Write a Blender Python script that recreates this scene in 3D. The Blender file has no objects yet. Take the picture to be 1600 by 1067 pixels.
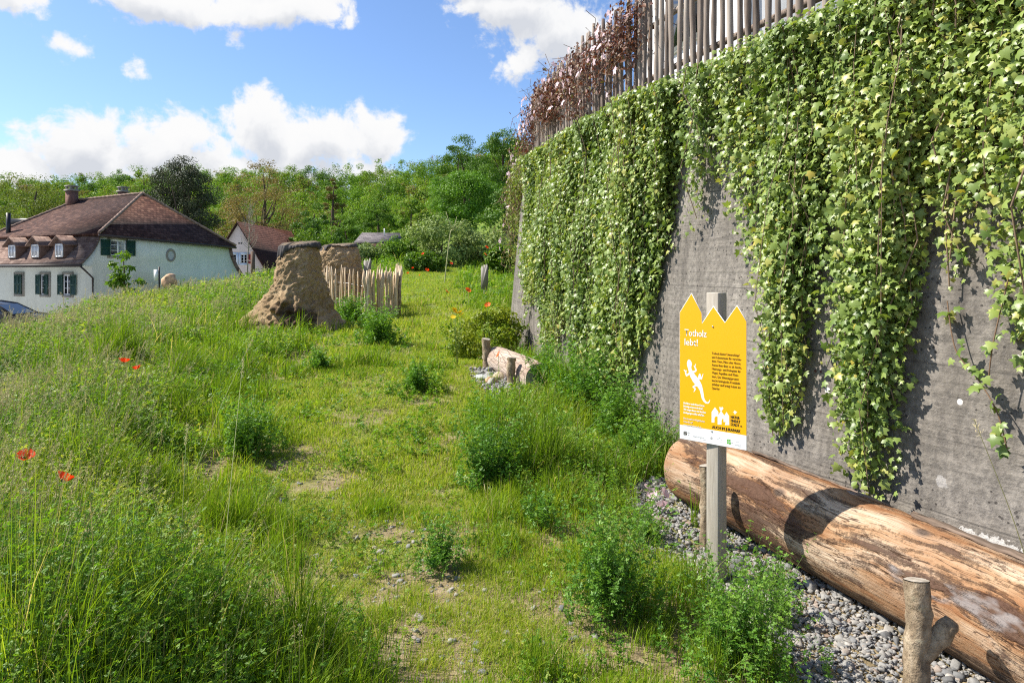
import bpy, bmesh, math, random
import numpy as np
from mathutils import Vector, Matrix, noise

random.seed(7)
RNG = np.random.default_rng(11)
scene = bpy.context.scene
COL = scene.collection
R = math.radians

# ------------------------------------------------------------------ camera
EYE, F, HX, HY = 1.7, 1067.0, 800.0, 425.0
cd = bpy.data.cameras.new("camera")
cam = bpy.data.objects.new("camera", cd)
COL.objects.link(cam)
cam.location = (0, 0, EYE)
cam.rotation_euler = (R(90), 0, 0)
cd.sensor_width = 36.0
cd.lens = 24.0
cd.shift_y = -(533.5 - HY) / 1600.0
cd.clip_start = 0.05
cd.clip_end = 3000
scene.camera = cam

# ------------------------------------------------------------------ light
SUN_EL, SUN_AZ = R(48), math.atan2(-0.98, 0.17)      # azimuth: angle of the to-sun vector from +Y towards +X
to_sun = Vector((math.sin(SUN_AZ) * math.cos(SUN_EL), math.cos(SUN_AZ) * math.cos(SUN_EL), math.sin(SUN_EL)))
sl = bpy.data.lights.new("sun", 'SUN')
sl.energy = 4.8
sl.angle = R(0.53)
sl.color = (1.0, 0.94, 0.84)
sun = bpy.data.objects.new("sun", sl)
COL.objects.link(sun)
sun.rotation_euler = to_sun.to_track_quat('Z', 'Y').to_euler()
sun.location = (-20, -8, 30)

scene.view_settings.view_transform = 'Standard'
scene.view_settings.look = 'None'
scene.view_settings.exposure = 0.92
scene.view_settings.gamma = 1.0
scene.view_settings.use_curve_mapping = False
scene.cycles.use_denoising = False
scene.cycles.filter_width = 1.15
scene.cycles.sample_clamp_indirect = 6.0
scene.cycles.max_bounces = 6
scene.cycles.diffuse_bounces = 3
scene.cycles.glossy_bounces = 2
scene.cycles.transmission_bounces = 3
scene.cycles.transparent_max_bounces = 6

# ------------------------------------------------------------------ sky with cumulus
world = bpy.data.worlds.new("World")
scene.world = world
world.use_nodes = True
NT = world.node_tree
NT.nodes.clear()


class G:
    """small helper to wire node graphs"""
    def __init__(s, nt): s.nt = nt
    def n(s, typ, **kw):
        nd = s.nt.nodes.new(typ)
        for k, v in kw.items(): setattr(nd, k, v)
        return nd
    def put(s, sock, v):
        if v is None: return
        if hasattr(v, 'is_output') or isinstance(v, bpy.types.NodeSocket): s.nt.links.new(v, sock)
        else: sock.default_value = v
    def m(s, op, a, b=None, c=None, clamp=False):
        nd = s.n('ShaderNodeMath', operation=op, use_clamp=clamp)
        for i, v in enumerate((a, b, c)): 
            if v is not None: s.put(nd.inputs[i], v)
        return nd.outputs[0]
    def mix(s, fac, a, b, blend='MIX'):
        nd = s.n('ShaderNodeMix', data_type='RGBA', blend_type=blend)
        s.put(nd.inputs[0], fac); s.put(nd.inputs[6], a); s.put(nd.inputs[7], b)
        return nd.outputs[2]
    def ramp(s, fac, stops, interp='LINEAR'):
        nd = s.n('ShaderNodeValToRGB')
        cr = nd.color_ramp
        cr.interpolation = interp
        while len(cr.elements) > 1: cr.elements.remove(cr.elements[-1])
        for i, (p, c) in enumerate(stops):
            e = cr.elements[0] if i == 0 else cr.elements.new(p)
            e.position = p
            e.color = (c[0], c[1], c[2], 1) if not isinstance(c, (int, float)) else (c, c, c, 1)
        s.put(nd.inputs[0], fac)
        return nd.outputs[0]
    def noise(s, vec, scale, detail=4, rough=0.55, dist=0.0, w=None):
        nd = s.n('ShaderNodeTexNoise')
        s.put(nd.inputs['Vector'], vec)
        nd.inputs['Scale'].default_value = scale
        nd.inputs['Detail'].default_value = detail
        nd.inputs['Roughness'].default_value = rough
        nd.inputs['Distortion'].default_value = dist
        return nd.outputs['Fac']
    def vor(s, vec, scale, feature='F1', out='Distance'):
        nd = s.n('ShaderNodeTexVoronoi', feature=feature)
        s.put(nd.inputs['Vector'], vec)
        nd.inputs['Scale'].default_value = scale
        return nd.outputs[out]
    def map(s, vec, scale=(1, 1, 1), loc=(0, 0, 0), rot=(0, 0, 0)):
        nd = s.n('ShaderNodeMapping')
        s.put(nd.inputs[0], vec)
        nd.inputs['Location'].default_value = loc
        nd.inputs['Rotation'].default_value = rot
        nd.inputs['Scale'].default_value = scale
        return nd.outputs[0]


g = G(NT)
sky = g.n('ShaderNodeTexSky', sky_type='NISHITA')
sky.sun_disc = False
sky.sun_elevation = SUN_EL
sky.sun_rotation = SUN_AZ
sky.air_density = 1.0
sky.dust_density = 0.6
sky.ozone_density = 2.0
tc = g.n('ShaderNodeTexCoord')
sx = g.n('ShaderNodeSeparateXYZ')
NT.links.new(tc.outputs['Generated'], sx.inputs[0])
az = g.m('ARCTAN2', sx.outputs[0], sx.outputs[1])
el = g.m('ARCSINE', sx.outputs[2])
cx = g.n('ShaderNodeCombineXYZ')
NT.links.new(az, cx.inputs[0]); NT.links.new(el, cx.inputs[1])
plane = cx.outputs[0]
# cloud banks: azimuth, elevation, half width, half height (radians)
def sky_at(px, py):
    a = math.atan((px - HX) / F)
    return a, math.atan((HY - py) / F * math.cos(a))
CLOUDS = [(130, 228, 105, 62), (250, 232, 110, 52), (405, 205, 72, 62), (320, 215, 60, 40), (500, 222, 85, 48), (585, 212, 52, 52), (30, 262, 110, 34),
          (330, 262, 330, 42), (30, -5, 90, 34), (250, -12, 200, 40), (430, 2, 150, 38), (540, 30, 34, 20), (95, 58, 40, 30), (378, 42, 18, 28), (115, 75, 22, 20),
          (800, 5, 120, 52), (870, 55, 95, 62), (815, 90, 40, 38), (212, 118, 20, 16), (600, -60, 500, 30)]
wz1 = g.noise(plane, 7.0, 4, 0.6); wz2 = g.noise(g.map(plane, loc=(3.3, 1.7, 0)), 7.0, 4, 0.6)
az_w = g.m('ADD', az, g.m('MULTIPLY', g.m('SUBTRACT', wz1, 0.5), 0.10))
el_w = g.m('ADD', el, g.m('MULTIPLY', g.m('SUBTRACT', wz2, 0.5), 0.07))
def bank(lift):
    shape = None
    e_l = g.m('ADD', el_w, lift)
    for (px, py, rx, ry) in CLOUDS:
        a, e = sky_at(px, py)
        k = math.cos(a)
        dx = g.m('MULTIPLY', g.m('SUBTRACT', az_w, a), F / rx / (k * k))
        dy = g.m('MULTIPLY', g.m('SUBTRACT', e_l, e), F / ry / k)
        d = g.m('SUBTRACT', 1.0, g.m('SQRT', g.m('ADD', g.m('MULTIPLY', dx, dx), g.m('MULTIPLY', dy, dy))))
        d = g.m('MULTIPLY', d, min(1.0, max(0.3, math.sqrt(rx * ry) / 62)))
        shape = d if shape is None else g.m('SMOOTH_MAX', shape, d, 0.18)
    return shape
shape = bank(0.0)
above = bank(0.032)
# broken cloud in the rest of the sky, behind the viewer
rest = g.m('SUBTRACT', g.noise(g.map(tc.outputs['Generated'], (1, 1, 2.2)), 2.3, 4, 0.5), 0.56)
back = g.m('LESS_THAN', sx.outputs[1], 0.25)
rest = g.m('SUBTRACT', g.m('MULTIPLY', rest, 3.0), g.m('MULTIPLY', g.m('SUBTRACT', 1.0, back), 2.0))
shape = g.m('MAXIMUM', shape, rest)
n1 = g.noise(plane, 13.0, 9, 0.62, 0.3)
n2 = g.noise(plane, 38.0, 6, 0.6)
fl = g.m('ADD', g.m('MULTIPLY', g.m('SUBTRACT', n1, 0.5), 2.3), g.m('MULTIPLY', g.m('SUBTRACT', n2, 0.5), 0.8))
dens = g.m('ADD', g.m('MAXIMUM', shape, -0.8), fl)
mr = g.n('ShaderNodeMapRange', interpolation_type='SMOOTHSTEP')
g.put(mr.inputs[0], dens); mr.inputs[1].default_value = -0.05; mr.inputs[2].default_value = 0.36
cover = mr.outputs[0]
# bases of the banks are greyer than their tops
n1b = g.noise(g.map(plane, loc=(0.0, 0.022, 0)), 13.0, 6, 0.6, 0.3)
relief = g.m('MULTIPLY', g.m('SUBTRACT', n1b, n1), 1.3)
core = g.ramp(g.m('ADD', g.m('MULTIPLY', g.m('MAXIMUM', above, -0.2), 1.0), relief), [(0.0, (1, 1, 1)), (0.30, (0.97, 0.975, 0.985)), (0.8, (0.70, 0.73, 0.79))])
cl = g.n('ShaderNodeVectorMath', operation='SCALE')
g.put(cl.inputs[0], core); cl.inputs['Scale'].default_value = 4.5
hz = g.ramp(el, [(0.0, 0.45), (0.30, 1.0)])
skyc = g.mix(1.0, sky.outputs[0], (0.66, 0.755, 0.90, 1), 'MULTIPLY')
mixc = g.mix(cover, skyc, cl.outputs[0])
bg = g.n('ShaderNodeBackground')
g.put(bg.inputs[0], mixc)
bg.inputs[1].default_value = 0.115
wo = g.n('ShaderNodeOutputWorld')
NT.links.new(bg.outputs[0], wo.inputs[0])

# ------------------------------------------------------------------ helpers
def tag(o, label=None, cat=None, group=None, kind=None):
    if label: o['label'] = label
    if cat: o['category'] = cat
    if group: o['group'] = group
    if kind: o['kind'] = kind
    return o

def empty(name, loc=(0, 0, 0), rz=0.0, parent=None):
    o = bpy.data.objects.new(name, None)
    COL.objects.link(o)
    o.location = loc
    o.rotation_euler = (0, 0, rz)
    o.empty_display_size = 0.1
    if parent: o.parent = parent
    return o

class Acc:
    """collects vertex / face arrays and links them as one mesh object"""
    def __init__(s): s.v = []; s.l = []; s.n = []; s.t = []; s.m = []; s.off = 0
    def add(s, V, F, tint=None, mat=0):
        V = np.asarray(V, dtype=np.float32).reshape(-1, 3)
        s.v.append(V)
        if isinstance(F, np.ndarray): F = [F]
        elif len(F) and not isinstance(F[0], np.ndarray):
            by = {}
            for f in F: by.setdefault(len(f), []).append(f)
            F = [np.array(x) for x in by.values()]
        for f in F:
            s.l.append((f + s.off).reshape(-1).astype(np.int32))
            s.n.append(np.full(f.shape[0], f.shape[1], np.int32))
            s.m.append(np.full(f.shape[0], mat, np.int32))
        if tint is None: tint = np.full(len(V), 0.5)
        t = np.broadcast_to(np.asarray(tint, dtype=np.float32), (len(V),)) if np.ndim(tint) == 0 else np.asarray(tint, dtype=np.float32)
        s.t.append(t)
        s.off += len(V)
        return s
    def inst(s, T, F, pos, M, tint, mat=0):
        n, k = len(pos), len(T)
        V = np.einsum('nij,kj->nki', M, T) + pos[:, None, :]
        fs = []
        for f in F:
            f = np.asarray(f)
            fs.append((f[None] + (np.arange(n) * k)[:, None, None]).reshape(-1, f.shape[1]))
        s.add(V.reshape(-1, 3), fs, np.repeat(tint, k), mat)
        return s
    def mesh(s, name, smooth=False):
        me = bpy.data.meshes.new(name)
        V = np.concatenate(s.v); L = np.concatenate(s.l); N = np.concatenate(s.n)
        me.vertices.add(len(V)); me.vertices.foreach_set('co', V.ravel())
        me.loops.add(len(L)); me.loops.foreach_set('vertex_index', L)
        me.polygons.add(len(N))
        st = np.zeros(len(N), np.int32); st[1:] = np.cumsum(N)[:-1]
        me.polygons.foreach_set('loop_start', st)
        me.polygons.foreach_set('material_index', np.concatenate(s.m))
        if smooth: me.polygons.foreach_set('use_smooth', np.ones(len(N), bool))
        at = me.attributes.new('tint', 'FLOAT', 'POINT')
        at.data.foreach_set('value', np.concatenate(s.t).astype(np.float32))
        me.update(calc_edges=True)
        me.validate()
        return me
    def build(s, name, mats, parent=None, smooth=False):
        me = s.mesh(name, smooth)
        return link(name, me, mats, parent)

def link(name, me, mats, parent=None):
    if not isinstance(mats, (list, tuple)): mats = [mats]
    if len(me.materials) == 0:
        for m_ in mats: me.materials.append(m_)
    o = bpy.data.objects.new(name, me)
    COL.objects.link(o)
    if parent: o.parent = parent
    return o

def unit(a):
    return a / np.maximum(np.linalg.norm(a, axis=-1, keepdims=True), 1e-9)

def frames(normal, tip, scale):
    z = unit(normal)
    y = unit(tip - (tip * z).sum(-1, keepdims=True) * z)
    x = np.cross(y, z)
    sc = np.asarray(scale)
    if sc.ndim == 1: sc = sc[:, None]
    return np.stack([x * sc, y * sc, z * sc], axis=-1)

def tube(pts, rad, sides=8, cap=True, wob=0.0, seed=0):
    pts = np.asarray(pts, float); m = len(pts)
    rad = np.broadcast_to(np.asarray(rad, float), (m,))
    tan = np.gradient(pts, axis=0); tan = unit(tan)
    ref = np.array([0, 0, 1.0]) if abs(tan[0][2]) < 0.9 else np.array([1.0, 0, 0])
    V = []
    a = np.arange(sides) / sides * 2 * np.pi
    r_ = np.random.default_rng(seed)
    for i in range(m):
        x = np.cross(ref, tan[i]); x /= max(np.linalg.norm(x), 1e-9)
        y = np.cross(tan[i], x)
        ref = y if False else ref
        rr = rad[i] * (1 + wob * r_.normal(size=sides))
        V.append(pts[i] + (np.cos(a)[:, None] * x + np.sin(a)[:, None] * y) * rr[:, None])
    V = np.concatenate(V)
    F = []
    for i in range(m - 1):
        for j in range(sides):
            k = (j + 1) % sides
            F.append((i * sides + j, i * sides + k, (i + 1) * sides + k, (i + 1) * sides + j))
    if cap:
        F.append(tuple(range(sides))[::-1]); F.append(tuple((m - 1) * sides + j for j in range(sides)))
    return V, F

def box(x0, x1, y0, y1, z0, z1):
    V = [(x0, y0, z0), (x1, y0, z0), (x1, y1, z0), (x0, y1, z0), (x0, y0, z1), (x1, y0, z1), (x1, y1, z1), (x0, y1, z1)]
    Fq = [(0, 3, 2, 1), (4, 5, 6, 7), (0, 1, 5, 4), (1, 2, 6, 5), (2, 3, 7, 6), (3, 0, 4, 7)]
    return np.array(V, float), Fq

def planar_uv(me):
    uv = me.uv_layers.new(name='UVMap')
    for p in me.polygons:
        n = p.normal
        e = Vector((0, 0, 1)).cross(n)
        e = e.normalized() if e.length > 1e-4 else Vector((1, 0, 0))
        v = n.cross(e)
        for li in p.loop_indices:
            c = me.vertices[me.loops[li].vertex_index].co
            uv.data[li].uv = (c.dot(e), c.dot(v))

def smoothstep(a, b, x):
    t = np.clip((x - a) / (b - a), 0, 1)
    return t * t * (3 - 2 * t)

def vnoise(x, y, sc, seed=0):
    """cheap 2-D value noise on arrays"""
    x = np.asarray(x, float) * sc + seed * 17.3; y = np.asarray(y, float) * sc + seed * 9.1
    xi, yi = np.floor(x), np.floor(y); fx, fy = x - xi, y - yi
    fx = fx * fx * (3 - 2 * fx); fy = fy * fy * (3 - 2 * fy)
    def h(a, b):
        v = np.sin(a * 127.1 + b * 311.7 + seed) * 43758.5453
        return v - np.floor(v)
    return (h(xi, yi) * (1 - fx) + h(xi + 1, yi) * fx) * (1 - fy) + (h(xi, yi + 1) * (1 - fx) + h(xi + 1, yi + 1) * fx) * fy

def at(px, py, Y):
    return ((px - HX) / F * Y, Y, EYE + (HY - py) / F * Y)

# ------------------------------------------------------------------ materials
def new_mat(name):
    m = bpy.data.materials.new(name)
    m.use_nodes = True
    nt = m.node_tree
    nt.nodes.clear()
    gg = G(nt)
    out = gg.n('ShaderNodeOutputMaterial')
    return m, gg, out

def principled(gg, out, color, rough=0.7, bump=None, bstr=0.3, bdist=0.02, spec=0.3, metal=0.0):
    b = gg.n('ShaderNodeBsdfPrincipled')
    gg.put(b.inputs['Base Color'], color)
    gg.put(b.inputs['Roughness'], rough)
    b.inputs['Specular IOR Level'].default_value = spec
    b.inputs['Metallic'].default_value = metal
    if bump is not None:
        bn = gg.n('ShaderNodeBump')
        bn.inputs['Strength'].default_value = bstr
        bn.inputs['Distance'].default_value = bdist
        gg.put(bn.inputs['Height'], bump)
        gg.nt.links.new(bn.outputs[0], b.inputs['Normal'])
    if out is not None: gg.nt.links.new(b.outputs[0], out.inputs[0])
    return b

def obj_co(gg): return gg.n('ShaderNodeTexCoord').outputs['Object']
def pos_co(gg): return gg.n('ShaderNodeNewGeometry').outputs['Position']
def tint_of(gg): return gg.n('ShaderNodeAttribute', attribute_name='tint').outputs['Fac']

def leaf_mat(name, stops, trans=0.35, rough=0.5, spec=0.25, tcol=(1.25, 1.3, 0.55)):
    m, gg, out = new_mat(name)
    c = gg.ramp(tint_of(gg), stops)
    b = principled(gg, None, c, rough, spec=spec)
    t = gg.n('ShaderNodeBsdfTranslucent')
    gg.put(t.inputs[0], gg.mix(1.0, c, (tcol[0], tcol[1], tcol[2], 1), 'MULTIPLY'))
    mx = gg.n('ShaderNodeMixShader')
    mx.inputs[0].default_value = trans
    gg.nt.links.new(b.outputs[0], mx.inputs[1]); gg.nt.links.new(t.outputs[0], mx.inputs[2])
    gg.nt.links.new(mx.outputs[0], out.inputs[0])
    return m

def plain(name, col, rough=0.6, var=0.12, sc=8.0, bump=0.15, spec=0.3, metal=0.0, stretch=(1, 1, 1)):
    m, gg, out = new_mat(name)
    v = gg.map(obj_co(gg), stretch)
    n = gg.noise(v, sc, 5, 0.6)
    lo = tuple(c * (1 - var) for c in col); hi = tuple(min(1, c * (1 + var)) for c in col)
    c = gg.ramp(n, [(0.3, lo), (0.7, hi)])
    principled(gg, out, c, rough, n, bump, 0.01, spec, metal)
    return m

M = {}
M['grass'] = leaf_mat('grass', [(0.0, (0.09, 0.155, 0.012)), (0.45, (0.185, 0.295, 0.017)), (0.8, (0.315, 0.395, 0.034)), (0.93, (0.40, 0.41, 0.08)), (1.0, (0.52, 0.42, 0.22))], 0.45, 0.5, 0.25)
M['herb'] = leaf_mat('herb', [(0.0, (0.045, 0.125, 0.014)), (0.5, (0.12, 0.25, 0.021)), (0.85, (0.225, 0.35, 0.032)), (1.0, (0.40, 0.42, 0.07))], 0.46, 0.46, 0.24)
M['lucerne'] = leaf_mat('lucerne', [(0.0, (0.055, 0.14, 0.022)), (0.6, (0.11, 0.25, 0.03)), (1.0, (0.20, 0.35, 0.04))], 0.4, 0.45, 0.3)
M['shrub'] = leaf_mat('shrub', [(0.0, (0.07, 0.14, 0.012)), (0.6, (0.14, 0.24, 0.02)), (1.0, (0.26, 0.30, 0.03))], 0.38, 0.45)
M['seed'] = leaf_mat('seed', [(0.0, (0.34, 0.32, 0.12)), (0.5, (0.58, 0.49, 0.28)), (1.0, (0.76, 0.69, 0.46))], 0.4, 0.6, tcol=(1.0, 0.95, 0.8))
M['ivy'] = leaf_mat('ivy', [(0.0, (0.045, 0.10, 0.02)), (0.35, (0.115, 0.185, 0.032)), (0.75, (0.235, 0.315, 0.072)), (0.95, (0.33, 0.39, 0.10)), (1.0, (0.46, 0.38, 0.07))], 0.28, 0.41, 0.46)
M['clematis'] = leaf_mat('clematis', [(0.0, (0.055, 0.028, 0.020)), (0.5, (0.145, 0.066, 0.043)), (0.8, (0.23, 0.125, 0.08)), (1.0, (0.20, 0.18, 0.055))], 0.25, 0.5, tcol=(1.3, 0.8, 0.6))
M['clematis_green'] = leaf_mat('clematis_green', [(0.0, (0.11, 0.07, 0.03)), (0.3, (0.12, 0.17, 0.03)), (0.7, (0.23, 0.30, 0.05)), (1.0, (0.30, 0.20, 0.10))], 0.3, 0.5)
M['petal_pink'] = leaf_mat('petal_pink', [(0.0, (0.75, 0.52, 0.58)), (1.0, (0.85, 0.72, 0.74))], 0.35, 0.6, tcol=(1, 0.95, 0.95))
M['petal_red'] = leaf_mat('petal_red', [(0.0, (0.72, 0.03, 0.012)), (1.0, (0.88, 0.09, 0.015))], 0.35, 0.5, tcol=(1.1, 0.9, 0.6))
M['petal_orange'] = leaf_mat('petal_orange', [(0.0, (0.85, 0.12, 0.01)), (1.0, (0.9, 0.2, 0.03))], 0.35, 0.5, tcol=(1.1, 1, 0.6))
M['petal_yellow'] = leaf_mat('petal_yellow', [(0.0, (0.82, 0.55, 0.02)), (1.0, (0.85, 0.65, 0.04))], 0.3, 0.5, tcol=(1, 1, 0.7))

FOREST = [(0.0, (0.04, 0.09, 0.014)), (0.3, (0.08, 0.16, 0.018)), (0.55, (0.13, 0.245, 0.024)), (0.8, (0.215, 0.325, 0.034)), (0.9, (0.22, 0.19, 0.06)), (1.0, (0.20, 0.125, 0.07))]
M['forest'] = leaf_mat('forest', FOREST, 0.3, 0.6, 0.2)
M['pine'] = leaf_mat('pine', [(0, (0.03, 0.044, 0.022)), (0.6, (0.075, 0.088, 0.042)), (1, (0.13, 0.13, 0.07))], 0.12, 0.6, 0.2, (1, 1, 0.8))
M['bronze'] = leaf_mat('bronze', [(0, (0.13, 0.11, 0.03)), (0.5, (0.26, 0.20, 0.065)), (1, (0.38, 0.27, 0.12))], 0.3, 0.6, 0.2, (1.1, 1.0, 0.7))
M['olive'] = leaf_mat('olive', [(0, (0.08, 0.115, 0.02)), (0.6, (0.16, 0.20, 0.035)), (1, (0.25, 0.27, 0.06))], 0.3, 0.6, 0.2)
M['maple'] = leaf_mat('maple', [(0, (0.05, 0.13, 0.014)), (0.6, (0.12, 0.25, 0.022)), (1, (0.2, 0.32, 0.03))], 0.32, 0.5, 0.25)
M['darkleaf'] = leaf_mat('darkleaf', [(0, (0.04, 0.095, 0.014)), (0.6, (0.09, 0.18, 0.022)), (1, (0.16, 0.25, 0.03))], 0.3, 0.5, 0.25)
M['silver'] = leaf_mat('silver', [(0, (0.12, 0.18, 0.05)), (0.6, (0.24, 0.32, 0.09)), (1, (0.36, 0.41, 0.14))], 0.3, 0.55, 0.25, (1.1, 1.1, 0.8))

M['bark'] = plain('bark', (0.10, 0.075, 0.055), 0.9, 0.4, 6, 0.6, 0.1, stretch=(1, 1, 0.3))
M['stem_green'] = plain('stem_green', (0.13, 0.20, 0.05), 0.6)
M['stem_brown'] = plain('stem_brown', (0.16, 0.10, 0.06), 0.8)
M['ivy_stem'] = plain('ivy_stem', (0.17, 0.12, 0.075), 0.8)
M['white_paint'] = plain('white_paint', (0.78, 0.78, 0.76), 0.4, 0.03)
M['glass_dark'] = plain('glass_dark', (0.02, 0.024, 0.03), 0.08, 0.1, spec=0.8, bump=0)
M['shutter'] = plain('shutter', (0.016, 0.055, 0.038), 0.5, 0.15)
M['shutter_red'] = plain('shutter_red', (0.32, 0.045, 0.035), 0.5, 0.15)
M['stone_trim'] = plain('stone_trim', (0.26, 0.245, 0.21), 0.85, 0.15)
M['gutter'] = plain('gutter', (0.045, 0.036, 0.032), 0.5, 0.2, metal=0.3)
M['black_metal'] = plain('black_metal', (0.02, 0.02, 0.022), 0.4, 0.2)
M['steel'] = plain('steel', (0.45, 0.45, 0.44), 0.35, 0.1, metal=0.9)
M['brick'] = plain('brick', (0.16, 0.085, 0.065), 0.9, 0.4, 12, 0.4)

def stucco(name, col):
    m, gg, out = new_mat(name)
    p = pos_co(gg)
    big = gg.noise(p, 0.7, 5, 0.65)
    fine = gg.noise(p, 14, 6, 0.7)
    c = gg.ramp(big, [(0.3, tuple(x * 0.86 for x in col)), (0.65, col)])
    c = gg.mix(gg.m('MULTIPLY', fine, 0.12), c, tuple(x * 0.72 for x in col) + (1,))
    st_ = gg.noise(gg.map(p, (2.2, 2.2, .25)), 1.5, 5, .65)
    c = gg.mix(gg.ramp(st_, [(.52, 0.0), (.72, .3)]), c, tuple(x * .55 for x in col) + (1,))          # rain streaks
    principled(gg, out, c, 0.9, fine, 0.12, 0.01, 0.15)
    return m
M['mint'] = stucco('mint', (0.665, 0.715, 0.675))
M['pink'] = stucco('pink', (0.78, 0.67, 0.60))
M['white_render'] = stucco('white_render', (0.80, 0.80, 0.80))

def tiles(name, c0, c1, c2, w=0.18, h=0.16):
    m, gg, out = new_mat(name)
    uv = gg.n('ShaderNodeTexCoord').outputs['UV']
    br = gg.n('ShaderNodeTexBrick')
    gg.put(br.inputs['Vector'], uv)
    br.inputs['Color1'].default_value = (0, 0, 0, 1); br.inputs['Color2'].default_value = (1, 1, 1, 1); br.inputs['Mortar'].default_value = (0.5, 0.5, 0.5, 1)
    br.inputs['Scale'].default_value = 1.0
    br.inputs['Mortar Size'].default_value = 0.012
    br.inputs['Mortar Smooth'].default_value = 0.3
    br.inputs['Brick Width'].default_value = w; br.inputs['Row Height'].default_value = h
    sv = gg.n('ShaderNodeSeparateXYZ'); gg.put(sv.inputs[0], uv)
    saw = gg.m('FRACT', gg.m('DIVIDE', sv.outputs[1], h))
    big = gg.noise(uv, 0.5, 6, 0.7)
    mid = gg.noise(uv, 3.0, 4, 0.7)
    rnd = gg.m('ADD', gg.m('MULTIPLY', br.outputs['Color'], 0.45), gg.m('ADD', gg.m('MULTIPLY', big, 0.55), gg.m('MULTIPLY', gg.m('SUBTRACT', mid, 0.5), 0.7)))
    c = gg.ramp(rnd, [(0.18, c0), (0.5, c1), (0.85, c2)])
    lich = gg.ramp(gg.noise(uv, 9, 5, 0.75), [(0.58, 0.0), (0.74, 0.55)])
    c = gg.mix(lich, c, (0.24, 0.22, 0.18, 1))
    hgt = gg.m('SUBTRACT', gg.m('SUBTRACT', 1.0, saw), gg.m('MULTIPLY', br.outputs['Fac'], 0.7))
    principled(gg, out, c, 0.85, hgt, 1.0, 0.14, 0.12)
    return m
M['tile_red'] = tiles('tile_red', (0.034, 0.017, 0.014), (0.08, 0.038, 0.029), (0.165, 0.092, 0.066), 0.2, 0.18)
M['tile_pale'] = tiles('tile_pale', (0.085, 0.052, 0.043), (0.18, 0.118, 0.095), (0.28, 0.205, 0.165), 0.32, 0.30)
M['tile_brown'] = tiles('tile_brown', (0.035, 0.018, 0.015), (0.065, 0.031, 0.025), (0.10, 0.052, 0.04), 0.2, 0.2)
M['tile_grey'] = tiles('tile_grey', (0.09, 0.08, 0.085), (0.15, 0.135, 0.14), (0.2, 0.18, 0.18), 0.25, 0.25)

def concrete_mat():
    m, gg, out = new_mat('concrete')
    p = pos_co(gg)
    sp = gg.n('ShaderNodeSeparateXYZ'); gg.put(sp.inputs[0], p)
    big = gg.noise(p, 0.8, 6, 0.65)
    streak = gg.noise(gg.map(p, (5, 5, 0.35)), 1.6, 5, 0.65)
    fine = gg.noise(p, 26, 6, 0.7)
    grit = gg.noise(p, 120, 3, 0.6)
    c = gg.ramp(gg.m('ADD', gg.m('MULTIPLY', big, 0.4), gg.m('ADD', gg.m('MULTIPLY', streak, 0.4), gg.m('MULTIPLY', fine, 0.2))), [(0.35, (0.075, 0.067, 0.06)), (0.48, (0.175, 0.157, 0.137)), (0.64, (0.305, 0.276, 0.242))])
    c = gg.mix(gg.ramp(fine, [(0.35, 0.55), (0.55, 0.0)]), c, (0.10, 0.092, 0.085, 1))
    c = gg.mix(gg.ramp(grit, [(0.62, 0.0), (0.75, 0.5)]), c, (0.42, 0.40, 0.37, 1))
    # shuttering joints every half metre and blow holes
    zz = gg.m('ADD', sp.outputs[2], gg.m('MULTIPLY', gg.noise(p, 1.3, 2), 0.05))
    fr = gg.m('FRACT', gg.m('DIVIDE', zz, 0.40))
    joint = gg.m('LESS_THAN', fr, 0.022)
    board = gg.noise(gg.map(p, (0.25, 0.25, 9)), 2.0, 2)
    v = gg.vor(p, 22)
    hole = gg.m('MULTIPLY', gg.m('LESS_THAN', v, 0.16), gg.m('GREATER_THAN', gg.noise(p, 3.1, 2), 0.47))
    c = gg.mix(gg.m('MULTIPLY', joint, gg.ramp(big, [(0.4, 0.1), (0.6, 0.6)])), c, (0.07, 0.065, 0.06, 1))
    c = gg.mix(gg.m('MULTIPLY', hole, 0.8), c, (0.05, 0.045, 0.042, 1))
    # two splashes of old whitewash and a pair of rusty ties
    def spot(pt, rad, col, c, nz=0.5, st=(1, 1, 1)):
        d = gg.n('ShaderNodeVectorMath', operation='DISTANCE')
        gg.put(d.inputs[0], gg.map(p, st)); d.inputs[1].default_value = (pt[0] * st[0], pt[1] * st[1], pt[2] * st[2])
        e = gg.m('ADD', d.outputs['Value'], gg.m('MULTIPLY', gg.m('SUBTRACT', gg.noise(p, 18, 4, 0.7), 0.5), rad * nz * 2))
        return gg.mix(gg.m('MULTIPLY', gg.m('LESS_THAN', e, rad), 0.85), c, col + (1,))
    for args in SPOTS: c = spot(*args[:3], c, *args[3:])
    h = gg.m('ADD', gg.m('MULTIPLY', fine, 0.5), gg.m('SUBTRACT', gg.m('MULTIPLY', board, 0.6), gg.m('ADD', gg.m('MULTIPLY', joint, 0.8), hole)))
    principled(gg, out, c, 0.95, h, 1.0, 0.02, 0.1)
    return m

def weathered(name, cols, sc=(14, 14, 0.9), rough=0.85, bstr=0.5):
    m, gg, out = new_mat(name)
    oi = gg.n('ShaderNodeObjectInfo').outputs['Random']
    v = gg.map(obj_co(gg), sc)
    ad = gg.n('ShaderNodeVectorMath', operation='ADD')
    cb = gg.n('ShaderNodeCombineXYZ'); gg.put(cb.inputs[0], gg.m('MULTIPLY', oi, 40.0)); gg.put(cb.inputs[2], gg.m('MULTIPLY', oi, 23.0))
    gg.put(ad.inputs[0], v); gg.put(ad.inputs[1], cb.outputs[0])
    n = gg.noise(ad.outputs[0], 3.0, 6, 0.65)
    f = gg.m('ADD', gg.m('MULTIPLY', n, 0.75), gg.m('MULTIPLY', oi, 0.25))
    c = gg.ramp(f, [(0.3, cols[0]), (0.52, cols[1]), (0.75, cols[2])])
    principled(gg, out, c, rough, n, bstr, 0.006, 0.15)
    return m
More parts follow.
